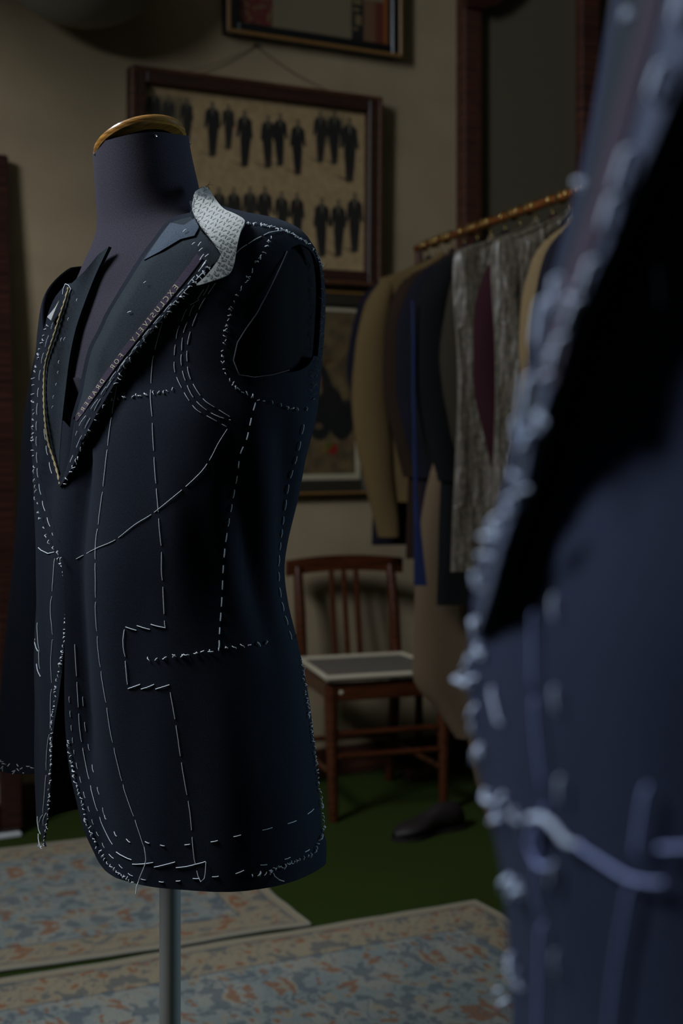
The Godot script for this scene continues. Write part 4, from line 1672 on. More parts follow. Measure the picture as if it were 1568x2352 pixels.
func main_jacket() -> void:
	var C := Vector3(-0.195, 0, -1.6)
	dress_form(C, 45.0, jacket_rings(), "purple grey tailor's dress form with a wooden neck cap and steel pole")
	var s := Surf.new(C, 45.0, jacket_rings())
	s.prepare()
	var j := thing("basted_jacket", "navy wool jacket with white basting threads on the dress form, in focus", "jacket", C + Vector3.UP * 0.73)
	var navy: Material = mats.navy_wool

	var roll_l := smooth_line(pv([437, 498, 391, 513, 357, 555, 326, 598, 300, 640, 276, 678, 250, 722, 234, 758, 212, 801, 199, 850, 189, 904, 178, 940, 172, 962, 166, 1002, 160, 1048, 150, 1085, 137, 1116]), 12.0)
	var edge_l := smooth_line(pv([133, 1118, 132, 1180, 139, 1240, 147, 1290, 152, 1340, 155, 1420, 155, 1500, 156, 1620, 160, 1700, 168, 1770, 182, 1830, 200, 1900, 218, 1945, 240, 1985, 270, 2010, 310, 2028, 350, 2036]), 12.0)
	# ---- left front and side panel, with the empty armhole
	var full := PackedVector2Array()
	full.append_array(uvs(s, roll_l))
	full.append_array(uvs(s, edge_l))
	var hem0 := full[full.size() - 1]
	for i in range(1, 13):
		full.append(Vector2(lerpf(hem0.x, 112.0, i / 12.0), lerpf(hem0.y, HEM * 10.0, minf(1.0, i / 3.0))))
	full.append(Vector2(115.0, HEM * 10.0 - 5.0))
	var vent := uvs(s, smooth_line(pv([727, 1900, 720, 1800, 711, 1700, 698, 1600, 682, 1500, 668, 1440]), 20.0))
	full.append_array(vent)
	for v in [140.0, 125.0, 110.0, 95.0, 85.0, 75.0, 65.0, 55.0, 45.0, 35.0, 22.0]:
		full.append(Vector2(106.0 if v > 80.0 else 100.0, v))
	full.append(Vector2(75.0, 21.0))
	var hole := uvs(s, smooth_line(pv([662, 572, 645, 610, 612, 676, 580, 735, 552, 770, 540, 810, 537, 835, 546, 855, 562, 866, 600, 864, 640, 856, 680, 850, 706, 830, 716, 790, 720, 740, 722, 690, 724, 640, 716, 600, 700, 575, 680, 566]), 10.0))
	var cut := biggest(Geometry2D.clip_polygons(full, hole))
	if Geometry2D.clip_polygons(full, hole).size() > 1:
		# the hole lies inside: open it towards the back
		var open := hole.duplicate()
		cut = full
		var slit := PackedVector2Array([Vector2(96, 66), Vector2(130, 66), Vector2(130, 69), Vector2(96, 69)])
		var un: Array = Geometry2D.merge_polygons(open, slit)
		cut = biggest(Geometry2D.clip_polygons(full, biggest(un)))
	var seam := uvs(s, smooth_line(pv([588, 900, 577, 960, 566, 1010, 552, 1045, 545, 1090, 537, 1130, 530, 1170, 522, 1215, 516, 1260, 512, 1310, 510, 1360, 507, 1410, 504, 1450, 503, 1490]), 25.0))
	var side := PackedVector2Array([Vector2(160, 85), Vector2(seam[0].x, 85)])
	side.append_array(seam)
	side.append(Vector2(160, seam[seam.size() - 1].y))
	var front := biggest(Geometry2D.clip_polygons(cut, side))
	var sidep := biggest(Geometry2D.intersect_polygons(cut, side))
	panel(s, front, 0.005, "left_front", navy, j)
	panel(s, sidep, 0.0045, "left_side_panel", navy, j)
	# ---- back
	var back := PackedVector2Array()
	for v in [24.0, 40.0, 60.0, 80.0, 100.0, 120.0, 140.0, 160.0, 180.0, 200.0, 218.0]:
		back.append(Vector2(104.0 if v < 150.0 else lerpf(104.0, 108.0, (v - 150.0) / 70.0), v))
	for i in range(1, 9):
		back.append(Vector2(108.0 + i * 17.0, 218.5))
	for v in [218.0, 200.0, 180.0, 160.0, 140.0, 120.0, 100.0, 80.0, 60.0, 40.0, 24.0]:
		back.append(Vector2(246.0, maxf(v, 33.0)))
	for i in range(1, 9):
		back.append(Vector2(246.0 - i * 16.0, 20.0 + 12.0 * smoothstep(5.0, 0.0, i)))
	panel(s, back, 0.001, "back_panel", navy, j)
	# ---- right front, under the left one
	var edge_r := uvs(s, smooth_line(pv([150, 1290, 154, 1330, 155, 1400, 150, 1480, 138, 1590, 124, 1680, 119, 1780, 113, 1860, 104, 1920, 96, 1950]), 14.0))
	var right := PackedVector2Array()
	for q in [Vector2(-112, 33), Vector2(-85, 33), Vector2(-64, 36), Vector2(-52, 48), Vector2(-42, 70), Vector2(-34, 88), Vector2(-18, 100), Vector2(2, 106), Vector2(8, 114), Vector2(8, 133)]:
		right.append(q)
	right.append_array(edge_r)
	var e0 := edge_r[edge_r.size() - 1]
	right.append(Vector2(e0.x - 12.0, 215.0))
	right.append(Vector2(e0.x - 26.0, 219.0))
	right.append(Vector2(-114, 219.0))
	right = rev(right)
	panel(s, right, 0.001, "right_front", navy, j)
	# inside of the back, dark lining
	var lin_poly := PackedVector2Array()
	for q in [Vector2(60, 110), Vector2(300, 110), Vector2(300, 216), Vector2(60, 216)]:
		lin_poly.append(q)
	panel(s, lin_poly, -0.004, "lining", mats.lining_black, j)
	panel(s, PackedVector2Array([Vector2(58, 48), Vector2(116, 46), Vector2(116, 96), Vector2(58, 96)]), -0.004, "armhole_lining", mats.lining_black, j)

	# ---- lapels
	var lap_out := smooth_line(pv([137, 1118, 150, 1102, 165, 1077, 178, 1047, 190, 1014, 205, 985, 222, 952, 240, 922, 258, 892, 275, 862, 292, 834, 320, 798, 345, 766, 370, 736, 395, 705, 420, 675, 445, 647, 462, 631, 480, 614, 495, 600, 506, 586]), 12.0)
	var lapel := PackedVector2Array()
	lapel.append_array(rev(roll_l))
	lapel.append_array(pv([445, 505, 456, 523, 474, 544, 491, 563]))
	lapel.append_array(rev(lap_out))
	if Geometry2D.is_polygon_clockwise(lapel):
		lapel = rev(lapel)
	var LOFF := 0.0145
	var off_l := func(p: Vector2) -> float: return 0.006 + (LOFF - 0.006) * smoothstep(-8.0, 26.0, dist_line(p, roll_l)) * (1.0 - 0.45 * smoothstep(1000.0, 1118.0, p.y)) * (1.0 - 0.3 * smoothstep(720.0, 600.0, p.y))
	lying(s, lapel, off_l, 6.0, 0.004, "left_lapel", mats.lapel_wool, j, "slate blue lapel facing")
	# the outer strip of the lapel, navy between tape and edge
	var tape_c := smooth_line(pv([466, 594, 432, 638, 397, 680, 362, 722, 332, 758, 302, 795, 272, 833, 247, 866, 224, 898, 205, 924, 188, 948, 174, 966]), 8.0)
	for i in tape_c.size():
		tape_c[i] += Vector2(-8, -6) * (1.0 - 0.75 * float(i) / tape_c.size())
	var strip := PackedVector2Array()
	strip.append_array(tape_c)
	strip.append_array(smooth_line(pv([170, 990, 162, 1040, 152, 1085, 139, 1114]), 10.0))
	for p in smooth_line(pv([139, 1116, 150, 1100, 165, 1075, 178, 1045, 190, 1012, 205, 983, 222, 950, 240, 920, 258, 890, 275, 860, 292, 832, 320, 796, 345, 764, 370, 734, 395, 703, 420, 673, 445, 645, 462, 629, 478, 612]), 12.0):
		strip.append(p)
	if Geometry2D.is_polygon_clockwise(strip):
		strip = rev(strip)
	lying(s, strip, func(p: Vector2) -> float: return off_l.call(p) + 0.0012, 6.0, 0.001, "lapel_strip", navy, j, "navy strip of the lapel outside the tape")
	var tp := PackedVector2Array()
	var tq := PackedVector2Array()
	for i in tape_c.size():
		var t := (tape_c[mini(i + 1, tape_c.size() - 1)] - tape_c[maxi(i - 1, 0)]).normalized()
		var w := lerpf(8.5, 5.5, float(i) / tape_c.size())
		tp.append(tape_c[i] + Vector2(t.y, -t.x) * w)
		tq.append(tape_c[i] - Vector2(t.y, -t.x) * w)
	tp.append_array(rev(tq))
	if Geometry2D.is_polygon_clockwise(tp):
		tp = rev(tp)
	var off_t := func(p: Vector2) -> float: return off_l.call(p) + 0.0022
	var tape := lying(s, tp, off_t, 5.0, 0.0008, "selvedge_tape", mats.selvedge, j, "purple selvedge tape with gold lettering seen in reverse")
	lettering(s, tape_c, off_t, tape)
	# light cloth along the gorge
	lying(s, pv([330, 597, 365, 546, 391, 511, 422, 517, 446, 501, 457, 521, 446, 541, 414, 549, 366, 578]), func(p: Vector2) -> float: return off_l.call(p) + 0.002, 6.0, 0.0012, "gorge_strip", mats.gorge_cloth, j, "pale blue grey strip along the gorge")
	# ---- white collar canvas
	var can := smooth_line(pv([472, 427, 452, 437, 445, 450, 441, 470, 443, 485, 453, 506, 468, 528, 483, 548, 500, 572, 506, 586, 490, 612, 470, 636, 451, 655, 490, 644, 525, 629, 536, 609, 539, 598, 545, 560, 553, 528, 562, 506, 540, 491, 514, 479, 497, 460, 484, 440]), 8.0)
	if Geometry2D.is_polygon_clockwise(can):
		can = rev(can)
	lying(s, can, func(p: Vector2) -> float: return 0.0085 + 0.0085 * smoothstep(455.0, 560.0, p.y), 6.0, 0.003, "collar_canvas", mats.canvas, j, "white canvas collar covered with dark pad stitches")
	var pad := MB.new()
	for a in range(-30, 40):
		for q in range(-10, 30):
			var p := Vector2(450, 440) + Vector2(7.5, 4.0) * a + Vector2(-6.0, 10.5) * q + Vector2(rng.randf_range(-1.2, 1.2), rng.randf_range(-1.2, 1.2))
			var g := (Vector2(-4.0, 2.2) if a % 2 == 0 else Vector2(-1.6, 4.4)).rotated(rng.randf_range(-0.12, 0.12))
			if Geometry2D.is_point_in_polygon(p + g * 1.3, can) and Geometry2D.is_point_in_polygon(p - g * 1.3, can):
				stitch(pad, s, [p - g, p, p + g], 0.0087 + 0.0085 * smoothstep(455.0, 560.0, p.y), 0.00021)
	part(pad, "pad_stitching", mats.pad_thread, j)
	# dark raw pile at the notch
	var fz := MB.new()
	fray(fz, s, [445, 446, 442, 470, 446, 495, 460, 520, 480, 546, 500, 572, 508, 588, 494, 604], 0.016, 1.2, 0.0035, 0.0002)
	fray(fz, s, [465, 432, 478, 424], 0.012, 1.0, 0.006, 0.0002)
	part(fz, "frayed_edge", mats.thread_dark, j)

	# ---- right lapel, seen almost edge on
	var out_r := pv([152, 652, 128, 680, 112, 715, 100, 760, 88, 820, 79, 880, 74, 950, 75, 1020, 80, 1100, 83, 1160, 92, 1200, 110, 1245, 132, 1270, 148, 1288])
	var tape_r := pv([158, 660, 148, 695, 138, 725, 126, 765, 113, 805, 104, 840, 101, 890, 102, 940, 106, 985, 112, 1020, 120, 1045, 130, 1078, 138, 1112])
	var roll_r := pv([250, 566, 222, 625, 196, 690, 174, 755, 160, 820, 151, 890, 144, 950, 139, 1010, 136, 1060, 138, 1112])
	var rl := PackedVector2Array()
	rl.append_array(smooth_line(out_r, 12.0))
	rl.append_array(smooth_line(pv([150, 1280, 146, 1200, 140, 1150, 138, 1112]), 12.0))
	rl.append_array(rev(smooth_line(roll_r, 12.0)))
	rl.append_array(pv([225, 585, 195, 622, 165, 650]))
	if Geometry2D.is_polygon_clockwise(rl):
		rl = rev(rl)
	var rr_s := smooth_line(roll_r, 12.0)
	var off_r := func(p: Vector2) -> float: return 0.0015 + 0.0065 * smoothstep(0.0, 45.0, dist_line(p, rr_s)) * (1.0 - 0.9 * smoothstep(1050.0, 1180.0, p.y))
	lying(s, rl, off_r, 5.0, 0.004, "right_lapel", mats.lapel_wool, j, "slate blue lapel facing on the far side")
	var rs := PackedVector2Array()
	rs.append_array(smooth_line(out_r, 12.0))
	rs.append_array(pv([143, 1240, 140, 1180, 139, 1130]))
	rs.append_array(rev(smooth_line(tape_r, 12.0)))
	if Geometry2D.is_polygon_clockwise(rs):
		rs = rev(rs)
	lying(s, rs, func(p: Vector2) -> float: return off_r.call(p) + 0.0012, 6.0, 0.001, "lapel_strip", navy, j, "navy strip of the far lapel")
	var gold := MB.new()
	var gp: Array = []
	for p in smooth_line(tape_r, 5.0):
		var h: Array = s.on(p, off_r.call(p) + 0.0025)
		gp.append(h[0])
	var gr: Array = []
	for i in gp.size():
		gr.append(0.0013 + 0.0006 * sin(i * 2.1))
	gold.tube(gp, gr, 6)
	part(gold, "gold_selvedge", mats.gold_cord, j, "gold lettered selvedge edge on the far lapel")
	lying(s, pv([136, 689, 126, 706, 108, 728, 117, 736, 124, 718]), func(_p: Vector2) -> float: return 0.015, 6.0, 0.001, "canvas_scrap", mats.canvas, j, "small white triangle of canvas")

	# ---- right sleeve, hanging at the far side
	var sl := MB.new()
	var path := [[1.372, -0.312, -1.722, 0.028, 0.05], [1.35, -0.318, -1.733, 0.04, 0.064], [1.30, -0.325, -1.745, 0.051, 0.075], [1.22, -0.333, -1.755, 0.060, 0.08], [1.14, -0.338, -1.76, 0.064, 0.08], [1.05, -0.342, -1.765, 0.070, 0.078], [0.95, -0.346, -1.765, 0.074, 0.075], [0.86, -0.348, -1.762, 0.077, 0.074], [0.795, -0.349, -1.76, 0.079, 0.074]]
	var srows: Array = []
	for q in path:
		var row: Array = []
		for i in 28:
			var a := TAU * i / 28
			var w := 1.0 + 0.03 * sin(a * 3.0 + q[0] * 14.0)
			row.append(Vector3(q[1] + cos(a) * q[3] * w, q[0] + (0.008 * cos(a) if q[0] < 0.8 else 0.0), q[2] + sin(a) * q[4] * w))
		srows.append(row)
	var fs: Array = []
	for i in srows.size() - 1:
		for t in 4:
			var row: Array = []
			for q in 28:
				row.append(srows[i][q].cubic_interpolate(srows[i + 1][q], srows[maxi(i - 1, 0)][q], srows[mini(i + 2, srows.size() - 1)][q], t / 4.0))
			fs.append(row)
	fs.append(srows[-1])
	sl.grid(fs, true, -1.0)
	var top_c := Vector3(-0.306, 1.385, -1.718)
	for i in 28:
		var nn := Vector3(-0.4, 0.9, 0.1).normalized()
		sl.tri(top_c, srows[0][i], srows[0][(i + 1) % 28], nn, nn, nn)
	part(sl, "right_sleeve", navy, j, "hanging right sleeve with a raw cuff")
	var cuff := MB.new()
	for i in 46:
		var a := PI * 0.02 + rng.randf() * PI * 0.96
		var p := Vector3(-0.352 + cos(a) * 0.083, 0.797 + rng.randf_range(-0.004, 0.008), -1.76 + sin(a) * 0.075)
		var dd := Vector3(rng.randf_range(-1, 1), rng.randf_range(-1, 0.5), rng.randf_range(0, 1)).normalized() * 0.004
		cuff.tube([p, p + dd * 0.5 + Vector3(0, 0, 0.001), p + dd], 0.0004, 5)
	part(cuff, "cuff_tacks", mats.thread_white, j)

	# ---- threads
	var w: Material = mats.thread_white
	var P := 0.0052
	var t := func(called: String, fill: Callable, m: Material = w) -> void:
		var b := MB.new()
		fill.call(b)
		part(b, called, m, j)
	t.call("basting_thread", func(b): baste(b, s, [373, 741, 362, 780, 352, 820, 348, 865, 346, 910, 349, 950, 351, 990, 353, 1030, 356, 1080, 360, 1130, 363, 1165, 366, 1210, 371, 1265, 371, 1310, 374, 1345, 376, 1390, 378, 1430, 380, 1443], P, 58.0, 13.0))
	t.call("basting_thread", func(b): baste(b, s, [391, 1590, 400, 1640, 408, 1690, 415, 1740, 425, 1800, 434, 1850, 438, 1880, 441, 1920, 446, 1970, 452, 2000], P, 66.0, 13.0))
	t.call("basting_thread", func(b): baste(b, s, [270, 881, 257, 953, 247, 1030, 237, 1120, 227, 1197, 221, 1240, 219, 1290, 220, 1330, 220, 1400, 223, 1450, 227, 1500, 235, 1560, 245, 1620, 255, 1685, 272, 1760, 285, 1810, 302, 1860, 318, 1905, 331, 1945], P, 74.0, 10.0))
	t.call("basting_thread", func(b): baste(b, s, [522, 985, 500, 1020, 485, 1050, 465, 1080, 435, 1110, 400, 1140, 350, 1180, 310, 1205, 265, 1240, 225, 1258, 192, 1275, 175, 1284], P, 80.0, 8.0))
	dash_parts("pocket_basting", s, [[379, 1442, 360, 1438, 346, 1434], [344, 1446, 330, 1442, 314, 1437], [313, 1448, 300, 1444, 288, 1440], [286, 1446, 283, 1478, 288, 1508], [288, 1518, 291, 1545, 293, 1572], [294, 1582, 308, 1577, 322, 1572], [324, 1583, 340, 1578, 354, 1572], [357, 1583, 373, 1578, 389, 1573]], P, 0.0005, w, j)
	t.call("pocket_tacks", func(b): tacks(b, s, [338, 1515, 390, 1510, 430, 1503, 470, 1497, 505, 1490, 540, 1487, 580, 1480, 625, 1472], P, 15.0, 0.0042, 0.00055))
	t.call("seam_basting", func(b): baste(b, s, [586, 925, 577, 960, 566, 1010, 552, 1042, 545, 1090, 537, 1130, 530, 1170, 522, 1215, 516, 1260, 512, 1310, 510, 1360, 507, 1410, 504, 1450, 503, 1490], P, 18.0, 15.0, 0.0006))
	t.call("seam_basting", func(b): baste(b, s, [697, 975, 688, 1020, 678, 1060, 663, 1110, 655, 1160, 648, 1210, 642, 1260, 639, 1300, 641, 1350, 650, 1400, 660, 1435, 672, 1480], P, 20.0, 14.0, 0.00055))
	for l in [[480, 655, 470, 674, 455, 690, 432, 705, 420, 730, 408, 760, 402, 800, 400, 825, 402, 855, 412, 880, 428, 910, 450, 940, 480, 958, 520, 980], [468, 665, 452, 690, 440, 710, 430, 740, 420, 770, 417, 810, 416, 830, 420, 855, 428, 880, 442, 910, 465, 935, 497, 955, 530, 965], [495, 650, 478, 675, 462, 700, 445, 740, 435, 770, 430, 800, 430, 830, 434, 860, 448, 890, 470, 920, 500, 940, 535, 962]]:
		t.call("chest_basting", func(b): baste(b, s, l, P, 27.0, 11.0))
	t.call("chest_tacks", func(b): tacks(b, s, [247, 921, 262, 918, 283, 914, 300, 912, 322, 907, 346, 903, 375, 902, 392, 895, 410, 893], P, 11.0, 0.0042, 0.0005))
	t.call("armhole_tacks", func(b): tacks(b, s, [622, 545, 605, 580, 592, 600, 577, 625, 563, 650, 550, 670, 535, 700, 525, 725, 520, 750, 517, 780, 512, 800, 512, 825, 515, 850, 530, 875, 548, 895, 570, 908, 590, 917, 620, 923, 655, 935, 685, 938, 710, 936], P, 13.0, 0.0038, 0.00042))
	t.call("shoulder_tacks", func(b): tacks(b, s, [568, 514, 600, 518, 635, 526, 665, 537, 690, 550, 712, 566, 730, 590, 738, 615], P, 7.0, 0.0038, 0.0004, 3))
	t.call("shoulder_basting", func(b): baste(b, s, [540, 585, 552, 572, 578, 555, 600, 543, 620, 534, 650, 530], P, 38.0, 4.0))
	t.call("armhole_thread", func(b): baste(b, s, [659, 577, 640, 619, 610, 680, 579, 737, 551, 772, 539, 811, 536, 836, 545, 857, 562, 867, 600, 865, 640, 857, 664, 850], P + 0.0004, 900.0, 1.0, 0.0005), mats.thread_grey)
	t.call("armhole_fraying", func(b):
		fray(b, s, [738, 605, 742, 650, 741, 700, 738, 750, 737, 800, 722, 850, 715, 920], 0.006, 5.0, 0.007, 0.00022)
		tacks(b, s, [736, 640, 738, 720, 736, 800, 726, 860, 716, 930], 0.005, 26.0, 0.005, 0.0004), mats.thread_grey)
	dash_parts("hem_basting", s, [[240, 1872, 244, 1882], [262, 1910, 268, 1921], [290, 1927, 299, 1935], [333, 1933, 343, 1937], [368, 1941, 378, 1943], [424, 1941, 436, 1939], [484, 1934, 500, 1931], [536, 1922, 553, 1918], [602, 1907, 625, 1901], [660, 1892, 680, 1885], [706, 1870, 720, 1858]], P, 0.0005, w, j)
	dash_parts("hem_basting", s, [[365, 2025, 376, 2026], [404, 2024, 414, 2023], [443, 2018, 458, 2018], [487, 2014, 502, 2013], [541, 2007, 560, 1999], [598, 1987, 613, 1986], [653, 1974, 666, 1969], [700, 1957, 710, 1951]], P, 0.0005, w, j)
	dash_parts("hem_basting", s, [[267, 1957, 285, 1967, 302, 1975], [304, 1985, 328, 1984, 352, 1981], [354, 1992, 378, 1986, 402, 1980], [404, 1993, 428, 1990, 450, 1985], [450, 1985, 472, 1979]], P, 0.0005, w, j)
	t.call("front_basting", func(b): baste(b, s, [172, 1480, 179, 1600, 184, 1677, 195, 1742, 213, 1824, 234, 1890, 263, 1949], P, 66.0, 14.0, 0.0004))
	t.call("front_basting", func(b): baste(b, s, [159, 1600, 163, 1660, 170, 1725, 177, 1760, 186, 1795, 194, 1827, 203, 1855, 211, 1882, 220, 1908, 231, 1928, 244, 1955, 261, 1972, 277, 1990, 294, 2006, 314, 2016, 337, 2022], P, 12.0, 18.0))
	t.call("front_basting", func(b): baste(b, s, [190, 1600, 197, 1680, 209, 1740, 217, 1785, 229, 1828, 241, 1876], P, 17.0, 32.0))
	t.call("front_edge_tacks", func(b): tacks(b, s, [157, 1700, 164, 1755, 172, 1785, 182, 1820, 190, 1850, 198, 1885, 208, 1910, 217, 1935, 232, 1960, 246, 1980, 266, 1998, 285, 2012, 297, 2022, 312, 2030], 0.0062, 8.5, 0.0038, 0.00048))
	t.call("vent_tacks", func(b): tacks(b, s, [690, 1510, 705, 1620, 718, 1700, 730, 1790, 738, 1850, 742, 1890, 738, 1918], 0.0062, 8.5, 0.004, 0.00055, 2), w)
	t.call("hem_tacks", func(b): tacks(b, s, [738, 1922, 728, 1938, 722, 1958, 705, 1966, 690, 1973, 670, 1981, 655, 1988, 635, 1994, 618, 2002, 580, 2012], 0.0062, 8.0, 0.0042, 0.00045))
	t.call("hanging_thread", func(b):
		stitch(b, s, Array(smooth_line(pv([331, 1945, 336, 1965, 334, 1985, 326, 2005, 318, 2025]), 4.0)), 0.008, 0.0005)
		stitch(b, s, Array(smooth_line(pv([452, 2000, 458, 2020, 464, 2026, 471, 2012, 473, 1980]), 4.0)), 0.007, 0.0004)
		var h: Array = s.on(Vector2(624, 1998), 0.003)
		b.tube([h[0], h[0] + Vector3(0.003, -0.006, 0.002), h[0] + Vector3(0.008, -0.0095, 0.003), h[0] + Vector3(0.013, -0.011, 0.003)], 0.0005, 5)
		h = s.on(Vector2(318, 2025), 0.008)
		b.tube([h[0], h[0] + Vector3(-0.002, -0.005, 0.001), h[0] + Vector3(-0.0024, -0.012, 0.0015)], 0.0005, 5))
	# lapel threads
	var Lo := LOFF + 0.0016
	t.call("lapel_basting", func(b): baste(b, s, [472, 603, 441, 642, 406, 682, 371, 723, 341, 758, 312, 795, 283, 833, 261, 861, 239, 896, 216, 929, 196, 957, 182, 978, 174, 1000], Lo + 0.001, 24.0, 14.0))
	t.call("lapel_basting", func(b): baste(b, s, [470, 622, 455, 638, 410, 684, 392, 704, 367, 733, 342, 761, 317, 793, 290, 826, 272, 851, 254, 878, 237, 906, 215, 946, 197, 981, 184, 1009, 172, 1036, 161, 1062], Lo, 30.0, 17.0))
	t.call("lapel_tacks", func(b): tacks(b, s, [478, 616, 462, 633, 446, 649, 420, 678, 396, 707, 370, 739, 345, 769, 320, 801, 293, 836, 276, 864, 259, 894, 241, 924, 223, 954, 206, 988, 191, 1017, 180, 1048, 167, 1078, 152, 1104, 138, 1125], LOFF - 0.001, 16.0, 0.0046, 0.0005))
	t.call("lapel_tacks", func(b): dashes(b, s, [[471, 590, 479, 584], [459, 597, 468, 584], [464, 612, 474, 598], [441, 562, 448, 557], [455, 565, 462, 556], [457, 577, 465, 570], [420, 533, 428, 527], [330, 650, 335, 647], [293, 718, 301, 715]], LOFF + 0.0015, 0.0004))
	# right side threads
	t.call("lapel_basting", func(b): baste(b, s, [125, 735, 113, 768, 101, 808, 93, 850, 88, 900, 85, 950, 84, 1000, 85, 1050, 87, 1090, 93, 1130, 101, 1165, 112, 1200, 122, 1230], 0.0105, 22.0, 14.0))
	t.call("lapel_basting", func(b): baste(b, s, [102, 985, 107, 1030, 115, 1070, 122, 1100], 0.0105, 22.0, 16.0))
	t.call("lapel_tacks", func(b): tacks(b, s, [112, 745, 101, 772, 93, 802, 85, 840, 79, 872, 76, 900, 77, 935, 77, 980, 77, 1030, 79, 1065, 81, 1100, 83, 1140, 88, 1172, 96, 1197, 108, 1235, 120, 1254, 132, 1270, 141, 1284], 0.009, 14.0, 0.0044, 0.00045))
	t.call("lapel_tacks", func(b): dashes(b, s, [[150, 652, 146, 664, 144, 676], [150, 652, 158, 655, 164, 664, 159, 672], [150, 775, 147, 782], [142, 776, 139, 784], [136, 828, 135, 835], [134, 852, 133, 859], [130, 880, 129, 886], [124, 908, 122, 916], [122, 932, 120, 938], [158, 730, 156, 736], [178, 686, 176, 692]], 0.0098, 0.0004))
	t.call("right_front_basting", func(b): baste(b, s, [126, 1283, 122, 1340, 117, 1400, 121, 1455, 118, 1520, 119, 1560, 117, 1620, 117, 1660, 109, 1720, 105, 1800, 101, 1850, 99, 1868], 0.0012, 88.0, 12.0, 0.0004))
	dash_parts("right_front_basting", s, [[88, 1258, 96, 1264, 107, 1272, 116, 1270, 125, 1268], [86, 1430, 88, 1462, 90, 1490], [90, 1492, 92, 1536], [80, 1468, 82, 1480, 87, 1496], [84, 1525, 88, 1540, 93, 1554], [86, 1875, 89, 1900, 93, 1916], [88, 1915, 90, 1930, 94, 1948], [98, 1872, 92, 1885, 90, 1898], [106, 1868, 101, 1882, 100, 1896]], 0.0012, 0.0005, w, j)
	t.call("right_front_tacks", func(b): tacks(b, s, [134, 1285, 142, 1300, 151, 1330, 153, 1345, 154, 1395, 151, 1420, 149, 1455, 145, 1490, 142, 1510, 137, 1540, 132, 1560, 127, 1600, 124, 1620, 121, 1645, 120, 1690, 119, 1720, 117, 1750, 116, 1785, 114, 1820, 112, 1860, 107, 1905, 102, 1930, 96, 1950, 90, 1940], 0.001, 8.5, 0.0036, 0.0005))


# gold letters woven into the tape; they run down the lapel and are seen from behind
func lettering(s: Surf, line: PackedVector2Array, off: Callable, parent: Node3D) -> void:
	var fnt := SystemFont.new()
	fnt.font_names = PackedStringArray(["Droid Sans"])
	var total := 0.0
	var acc := PackedFloat32Array([0.0])
	for i in range(1, line.size()):
		total += line[i].distance_to(line[i - 1])
		acc.append(total)
	var along := func(d: float) -> Array:
		for i in range(1, line.size()):
			if acc[i] >= d or i == line.size() - 1:
				var t := clampf((d - acc[i - 1]) / (acc[i] - acc[i - 1]), 0, 1.2)
				return [line[i - 1].lerp(line[i], t), (line[i] - line[i - 1]).normalized()]
		return [line[0], Vector2.RIGHT]
	# letter, distance along the line of its middle
	var d0 := 92.0
	var text := "EXCLUSIVELY FOR DRAPERS"
	var xs := [92.0, 110.0, 127.0, 143.0, 159.0, 176.0, 190.0, 203.0, 220.0, 235.0, 250.0, 262.0, 297.0, 314.0, 330.0, 345.0, 372.0, 388.0, 404.0, 420.0, 436.0, 451.0, 466.0]
	for i in text.length():
		if text[i] == " ":
			continue
		var tm := TextMesh.new()
		tm.text = text[i]
		tm.font = fnt
		tm.font_size = 64
		tm.pixel_size = 0.01
		tm.depth = 0.0
		tm.curve_step = 2.0
		var arr := tm.surface_get_arrays(0)
		var vs: PackedVector3Array = arr[Mesh.ARRAY_VERTEX]
		var ids: PackedInt32Array = arr[Mesh.ARRAY_INDEX]
		var box := tm.get_aabb()
		var high := 12.0 - 3.5 * i / text.length()
		var sc := high / maxf(box.size.y, 0.01)
		var mb := MB.new()
		var out: Array = []
		for v in vs:
			var x := (v.x - box.get_center().x) * sc * 1.25
			var y := (v.y - box.get_center().y) * sc
			var a: Array = along.call(minf(xs[i] * total / 482.0, total - 4.0) + x)
			var tn: Vector2 = a[1]
			var upv := Vector2(tn.y, -tn.x)          # towards the roll line
			if upv.x > 0:
				upv = -upv
			var px: Vector2 = a[0] + upv * y
			out.append(s.on(px, off.call(px) + 0.0005))
		for k in range(0, ids.size(), 3):
			mb.tri(out[ids[k]][0], out[ids[k + 1]][0], out[ids[k + 2]][0], out[ids[k]][1], out[ids[k + 1]][1], out[ids[k + 2]][1])
		if mb.v.size():
			part(mb, "letter", mats.gold_ink, parent)


